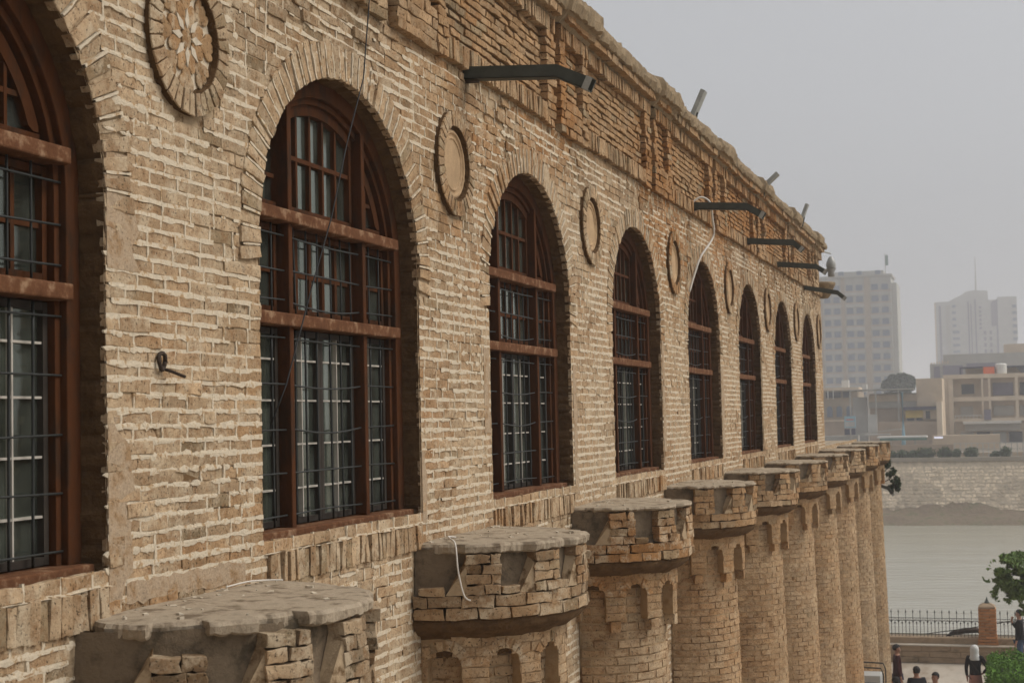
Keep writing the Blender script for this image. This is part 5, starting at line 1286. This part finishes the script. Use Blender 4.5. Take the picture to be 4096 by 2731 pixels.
# grey blocks between the distant tower and the balcony building
T = building('grey_building', (2, 330, -5), 'jumbled grey block with shaded openings behind the balcony building')
box(T, 'wall', -9.2, 24, 330.4, 345, -5, 9.5, 'grey'); box(T, 'upper_wall', -6.5, 24, 331, 345, 9.5, 11.4, 'grey'); box(T, 'upper_wall', 5.6, 24, 332, 345, 11.4, 13.2, 'tan')
for x0, x1, z0, z1 in ((-8.4, -7.2, 6.6, 9.0), (-6.6, -2.6, 6.8, 9.1), (-1.9, 3.9, 8.6, 10.4), (9.8, 11.6, 8, 9.2)): box(T, 'opening', x0, x1, 330.1, 330.4 if z1 < 9.5 else 330.9, z0, min(z1, 9.45) if z0 < 9.5 else z1, 'purple')
for i in range(7): T(MB().box(-9 + i * .55, -8.75 + i * .55, 330.4, 331, 9.5, 9.7 + random.random() * .6).build('rubble', C_['tan']))
# balcony building
T = building('balcony_building', (5, 235, -5), 'three storey beige building with framed balconies and rooftop water tanks')
box(T, 'wall', -3.3, 30, 231.6, 250, -5, 4.4, 'tan'); box(T, 'roof_slab', -3.5, 30, 230, 250, 4.4, 5.0, 'beige'); box(T, 'floor_slab', -2.2, 30, 230, 231.6, 1.15, 1.75, 'beige'); box(T, 'floor_slab', -2.2, 30, 230, 231.6, -1.75, -1.35, 'beige')
box(T, 'side_wall', -3.6, -2.15, 229.9, 231.6, -5, 4.38, 'beige'); box(T, 'side_rib', -3.0, -2.75, 229.7, 229.9, -4, 4.3, 'tan')
for x0, x1 in ((1.75, 2.0), (2.7, 3.0), (6.35, 6.75), (10.6, 11), (15, 15.4), (20, 20.4)):
    box(T, 'post', x0, x1, 230.02, 230.4, -1.35, 1.15, 'beige'); box(T, 'post', x0, x1, 230.02, 230.4, 1.75, 4.4, 'beige')
box(T, 'drain_shaft', 2.02, 2.68, 230.3, 231.6, -1.3, 4.38, 'brown'); box(T, 'service_box', 2.0, 2.95, 229.6, 230.01, -1.55, -.1, 'purple')
for x0, x1, z0, z1, m in ((-1.0, .75, 2.2, 3.6, 'dark'), (3.3, 6.1, 1.9, 3.7, 'purple'), (7.0, 9.8, 1.9, 3.7, 'dark'), (11.6, 14, 1.9, 3.7, 'dark')):
    o = box(T, 'window', x0, x1, 231.45, 231.6, z0, z1, m)
for x0, x1 in ((-1.25, .5), (3.35, 6.1), (6.9, 9.8), (11.5, 14)):
    o = box(T, 'window', x0, x1, 231.4, 231.6, -1.0, .4, 'grey')
    for i in range(6): x = x0 + (x1 - x0) * i / 5; c = MB().box(x - .05, x + .05, 231.3, 231.4, -1.0, .4).build('window_bar', C_['white']); c.parent = o; c.matrix_parent_inverse = o.matrix_parent_inverse
    c = MB().box(x0, x1, 231.28, 231.3, -.35, -.25).build('window_bar', C_['white']); c.parent = o; c.matrix_parent_inverse = o.matrix_parent_inverse
box(T, 'balcony_rail', -2.1, 1.7, 230.1, 230.2, -.95, -.85, 'white')
for i in range(8): box(T, 'rail_post', -2.0 + i * .5, -1.92 + i * .5, 230.1, 230.2, -1.35, -.95, 'white')
box(T, 'awning', -.9, 7.0, 227.5, 230, -2.1, -1.75, 'white'); box(T, 'shop_sign', -.7, 6.8, 228.6, 229.6, -3.1, -2.12, 'grey'); box(T, 'shop_front', -2.1, 30, 230.4, 231.6, -5, -1.76, 'tan')
for i in range(6): box(T, 'shutter', -1.3 + i * 2.2, .5 + i * 2.2, 230.2, 230.4, -5, -3.3, 'dark' if i % 2 else 'pale')
box(T, 'roof_canopy', -1.2, 9, 232, 236, 5.95, 6.12, 'navy'); box(T, 'canopy_post', -1.2, -.95, 232, 232.3, 5, 5.95, 'navy'); box(T, 'roof_room', -.4, 12, 234, 242, 5, 5.9, 'tan')
T(MB().lathe([(0, 5.0), (.78, 5.0), (.8, 6.3), (.6, 6.45), (0, 6.5)], 4.55, 231.3, 16).build('white_tank', C_['white'], smooth=False)); o = bpy.data.objects['white_tank']
box(T, 'orange_tank', 2.1, 3.65, 230.6, 231.8, 5.0, 6.0, 'orange')
T(MB().prism([(7.3, 5.0), (8.0, 5.0), (8.9, 6.0), (6.5, 6.0)], 0, .4).build('roof_vent', C_['dark'])); o = bpy.data.objects['roof_vent']
for v_ in o.data.vertices: v_.co = Vector((v_.co.y, 231 + v_.co.x, v_.co.z))
# brown block with yellow sheet
T = building('brown_building', (-8, 220, -5), 'low brown block with a yellow sheet and a dark flat roof')
box(T, 'wall', -6.6, -3.2, 216, 226, -5, 4.3, 'tan'); box(T, 'wall', -12.9, -6.61, 217, 226, -5, 2.4, 'brown'); box(T, 'upper_band', -13, -6.62, 216.4, 217, 1.3, 2.2, 'tan'); box(T, 'middle_band', -13, -6.62, 216.5, 217, .4, 1.28, 'grey')
box(T, 'dark_roof', -8.2, -3.7, 213, 215.9, .05, .5, 'navy'); box(T, 'yellow_sheet', -8.0, -5.7, 213.8, 213.9, -1.0, .03, 'yellow'); box(T, 'small_room', -5.68, -3.75, 213.6, 215.9, -1.2, .03, 'tan'); box(T, 'doorway', -5.35, -4.8, 213.5, 213.6, -1.15, -.1, 'dark')
box(T, 'window', -7.8, -6.9, 213.79, 213.8, -1.4, -1.02, 'dark'); box(T, 'window', -6.6, -5.8, 213.79, 213.8, -1.4, -1.02, 'dark'); box(T, 'yard_wall', -12.8, -3.3, 213.2, 213.6, -5, -1.45, 'brown')
T(MB().box(-3.9, -3.2, 212, 216, -3.5, 1.1).build('side_strip', C_['beige']))
T(MB().box(-15.6, -6.9, 214, 220, 2.85, 3.0).build('flat_canopy', C_['grey']))
for x in (-15.4, -12, -9): box(T, 'canopy_post', x, x + .2, 214.2, 214.4, -5, 2.85, 'grey')
for x0, x1, z0, z1 in ((-15.3, -13.4, -1.3, 2.0), ): box(T, 'pale_wall', x0, x1, 218, 219, -5, z1, 'pale')
# arched building
T = building('arched_building', (-19, 243, -5), 'cream building with a row of arched windows left of the brown block')
box(T, 'wall', -26, -16.5, 240.6, 252, -5, 3.3, 'strip'); box(T, 'parapet', -26, -16.3, 240.3, 252, 3.3, 3.75, 'beige')
box(T, 'ground_band', -26, -16.4, 240.2, 240.6, -1.45, -1.2, 'beige'); box(T, 'dark_ground_floor', -26, -16.8, 240.4, 240.6, -4, -1.45, 'brown')
for x in (-24.2, -22.7, -21.2, -19.75, -18.25):
    pts = [(x, -.75), (x + .85, -.75)] + [(x + .425 + .425 * math.cos(a), .5 + .42 * math.sin(a)) for a in np.linspace(0, PI, 9)]
    o = MB().prism(pts, 0, .2).build('window', C_['blueglass'])
    for v_ in o.data.vertices: v_.co = Vector((v_.co.y, 240.38 + v_.co.x, v_.co.z))
    T(o)
for x0, x1 in ((-21.3, -19.0), (-18.7, -17.5)): box(T, 'window', x0, x1, 240.3, 240.6, 2.2, 3.1, 'dark')
for x in (-21.0, -20.2): box(T, 'balcony_post', x, x + .12, 240.1, 240.3, 2.0, 3.3, 'white')
box(T, 'roof_box', -19.0, -17.9, 242, 243, 3.75, 4.9, 'white'); box(T, 'roof_box', -15.9, -15.2, 242, 243, 3.0, 4.2, 'white')
# billboard, pole, canopies
T = building('billboard', (-14.2, 200, -5), 'pale blue billboard with a red line of writing on a post', 'billboard')
box(T, 'board', -14.85, -13.45, 200, 200.15, -2.05, -.55, 'steel'); box(T, 'printed_line', -14.6, -13.7, 199.97, 199.999, -1.05, -.93, 'orange'); box(T, 'printed_field', -14.75, -13.55, 199.97, 199.999, -1.9, -1.25, 'pale'); box(T, 'post', -14.2, -14.05, 200.05, 200.2, -5, -2.05, 'grey')
tag(MB().tube([(-7.05, 190, -4.8), (-7.0, 190, -3), (-7.02, 190, 2.2)], [.32, .2, .16], 10).build('blue_pole', C_['steel'], smooth=True), 'light blue round steel pole standing before the brown block', 'pole')
T = building('jetty_canopy', (-6.8, 185, -5), 'long flat white canopy with a green trim behind the shrubs', 'canopy')
box(T, 'roof', -9.6, -4.05, 183, 186, -3.12, -2.95, 'white'); box(T, 'trim', -9.3, -4.0, 182.95, 182.99, -3.42, -3.14, 'green')
for x in (-8.3, -5.5): box(T, 'post', x, x + .22, 184, 184.2, -4.8, -3.12, 'grey')
T = building('market_stalls', (-12, 205, -5), 'row of low stalls with tilted roofs left of the blue pole', 'stall')
box(T, 'counter', -18.5, -13.6, 205, 207, -5, -3.1, 'grey'); box(T, 'sheet', -13.2, -9.5, 204, 205, -3.1, -2.95, 'pale'); box(T, 'dark_unit', -15.3, -13.9, 204.6, 205, -3.0, -2.2, 'navy'); box(T, 'panel', -12.4, -11.2, 206, 206.2, -3, -.4, 'pale')
T(MB().prism([(-12.6, -2.75), (-7.6, -2.2), (-7.6, -2.3), (-12.6, -2.9)], 0, 2).build('tilted_roof', C_['grey'])); o = bpy.data.objects['tilted_roof']
for v_ in o.data.vertices: v_.co = Vector((v_.co.y, 195 + v_.co.x, v_.co.z))
# bank-top wall, railing
tag(MB().box(-40, -.6, 164, 164.4, -4.8, -3.55).build('bank_wall', C_['brown']), 'plain brown wall behind the shrubs on the far bank', 'wall')
T = building('bank_railing', (4, 163, -4.8), 'pale metal railing with a rubble base along the far road', 'railing')
for i in range(28): box(T, 'post', -.5 + i * .55, -.42 + i * .55, 163, 163.1, -4.8, -3.4, 'pale')
for z_ in (-3.45, -4.05): box(T, 'rail', -.5, 15, 162.96, 162.999, z_ - .03, z_ + .03, 'pale')
box(T, 'base', -.5, 15, 163.3, 163.6, -4.8, -4.4, 'tan')
tag(MB().box(-3.25, -2.3, 184, 184.2, -3.28, -3.08).build('lit_sign', mat('lit_white', (.8, .8, .85), .5, emit=(.75, .75, .95))), 'small lit white strip sign on the far road', 'sign')
tag(MB().box(-3.6, 4, 188, 190, -4.8, -3.0).build('kiosk_row', C_['tan']), 'plain tan kiosk row behind the railing', 'kiosk')
# tree beside the tower
tr = empty('tree', (-13.8, 300, -5)); tag(tr, 'dark round tree before the pale tower block', 'tree'); T_ = mk(tr)
T_(leaves('crown', 9000, blob([(-13.9, 300, 4.6, 3.0, 2.6, 1.7), (-15.7, 300, 5.0, 1.3, 1.3, 1.0), (-11.9, 300, 5.2, 1.2, 1.3, 1.5), (-14.2, 300, 3.4, 2.6, 2, 1.6), (-13.2, 300, 6.2, 1.3, 1, .9), (-14.9, 300, 6.0, .9, 1, .9)], .36, 1.1), .26, (.05, .07, .045), M['leaf'], kind='stuff', seed=31))
T_(MB().tube([(-13.8, 300, -5), (-13.7, 300, 1), (-13.9, 300, 5)], [.4, .3, .15], 8).build('trunk', M['rust']))

# ------------------------------------------------------------------ haze
hm = bpy.data.materials.new('haze'); hm.use_nodes = True; hn = hm.node_tree; hn.nodes.clear()
ho = hn.nodes.new('ShaderNodeOutputMaterial'); hv = hn.nodes.new('ShaderNodeVolumePrincipled')
hv.inputs['Color'].default_value = (.90, .91, .94, 1); hv.inputs['Density'].default_value = 0.00105; hv.inputs['Anisotropy'].default_value = 0.2
hn.links.new(hv.outputs[0], ho.inputs['Volume'])
MB().box(-3200, 3200, -80, 5300, -13.2, 70).build('haze', hm, kind='stuff')
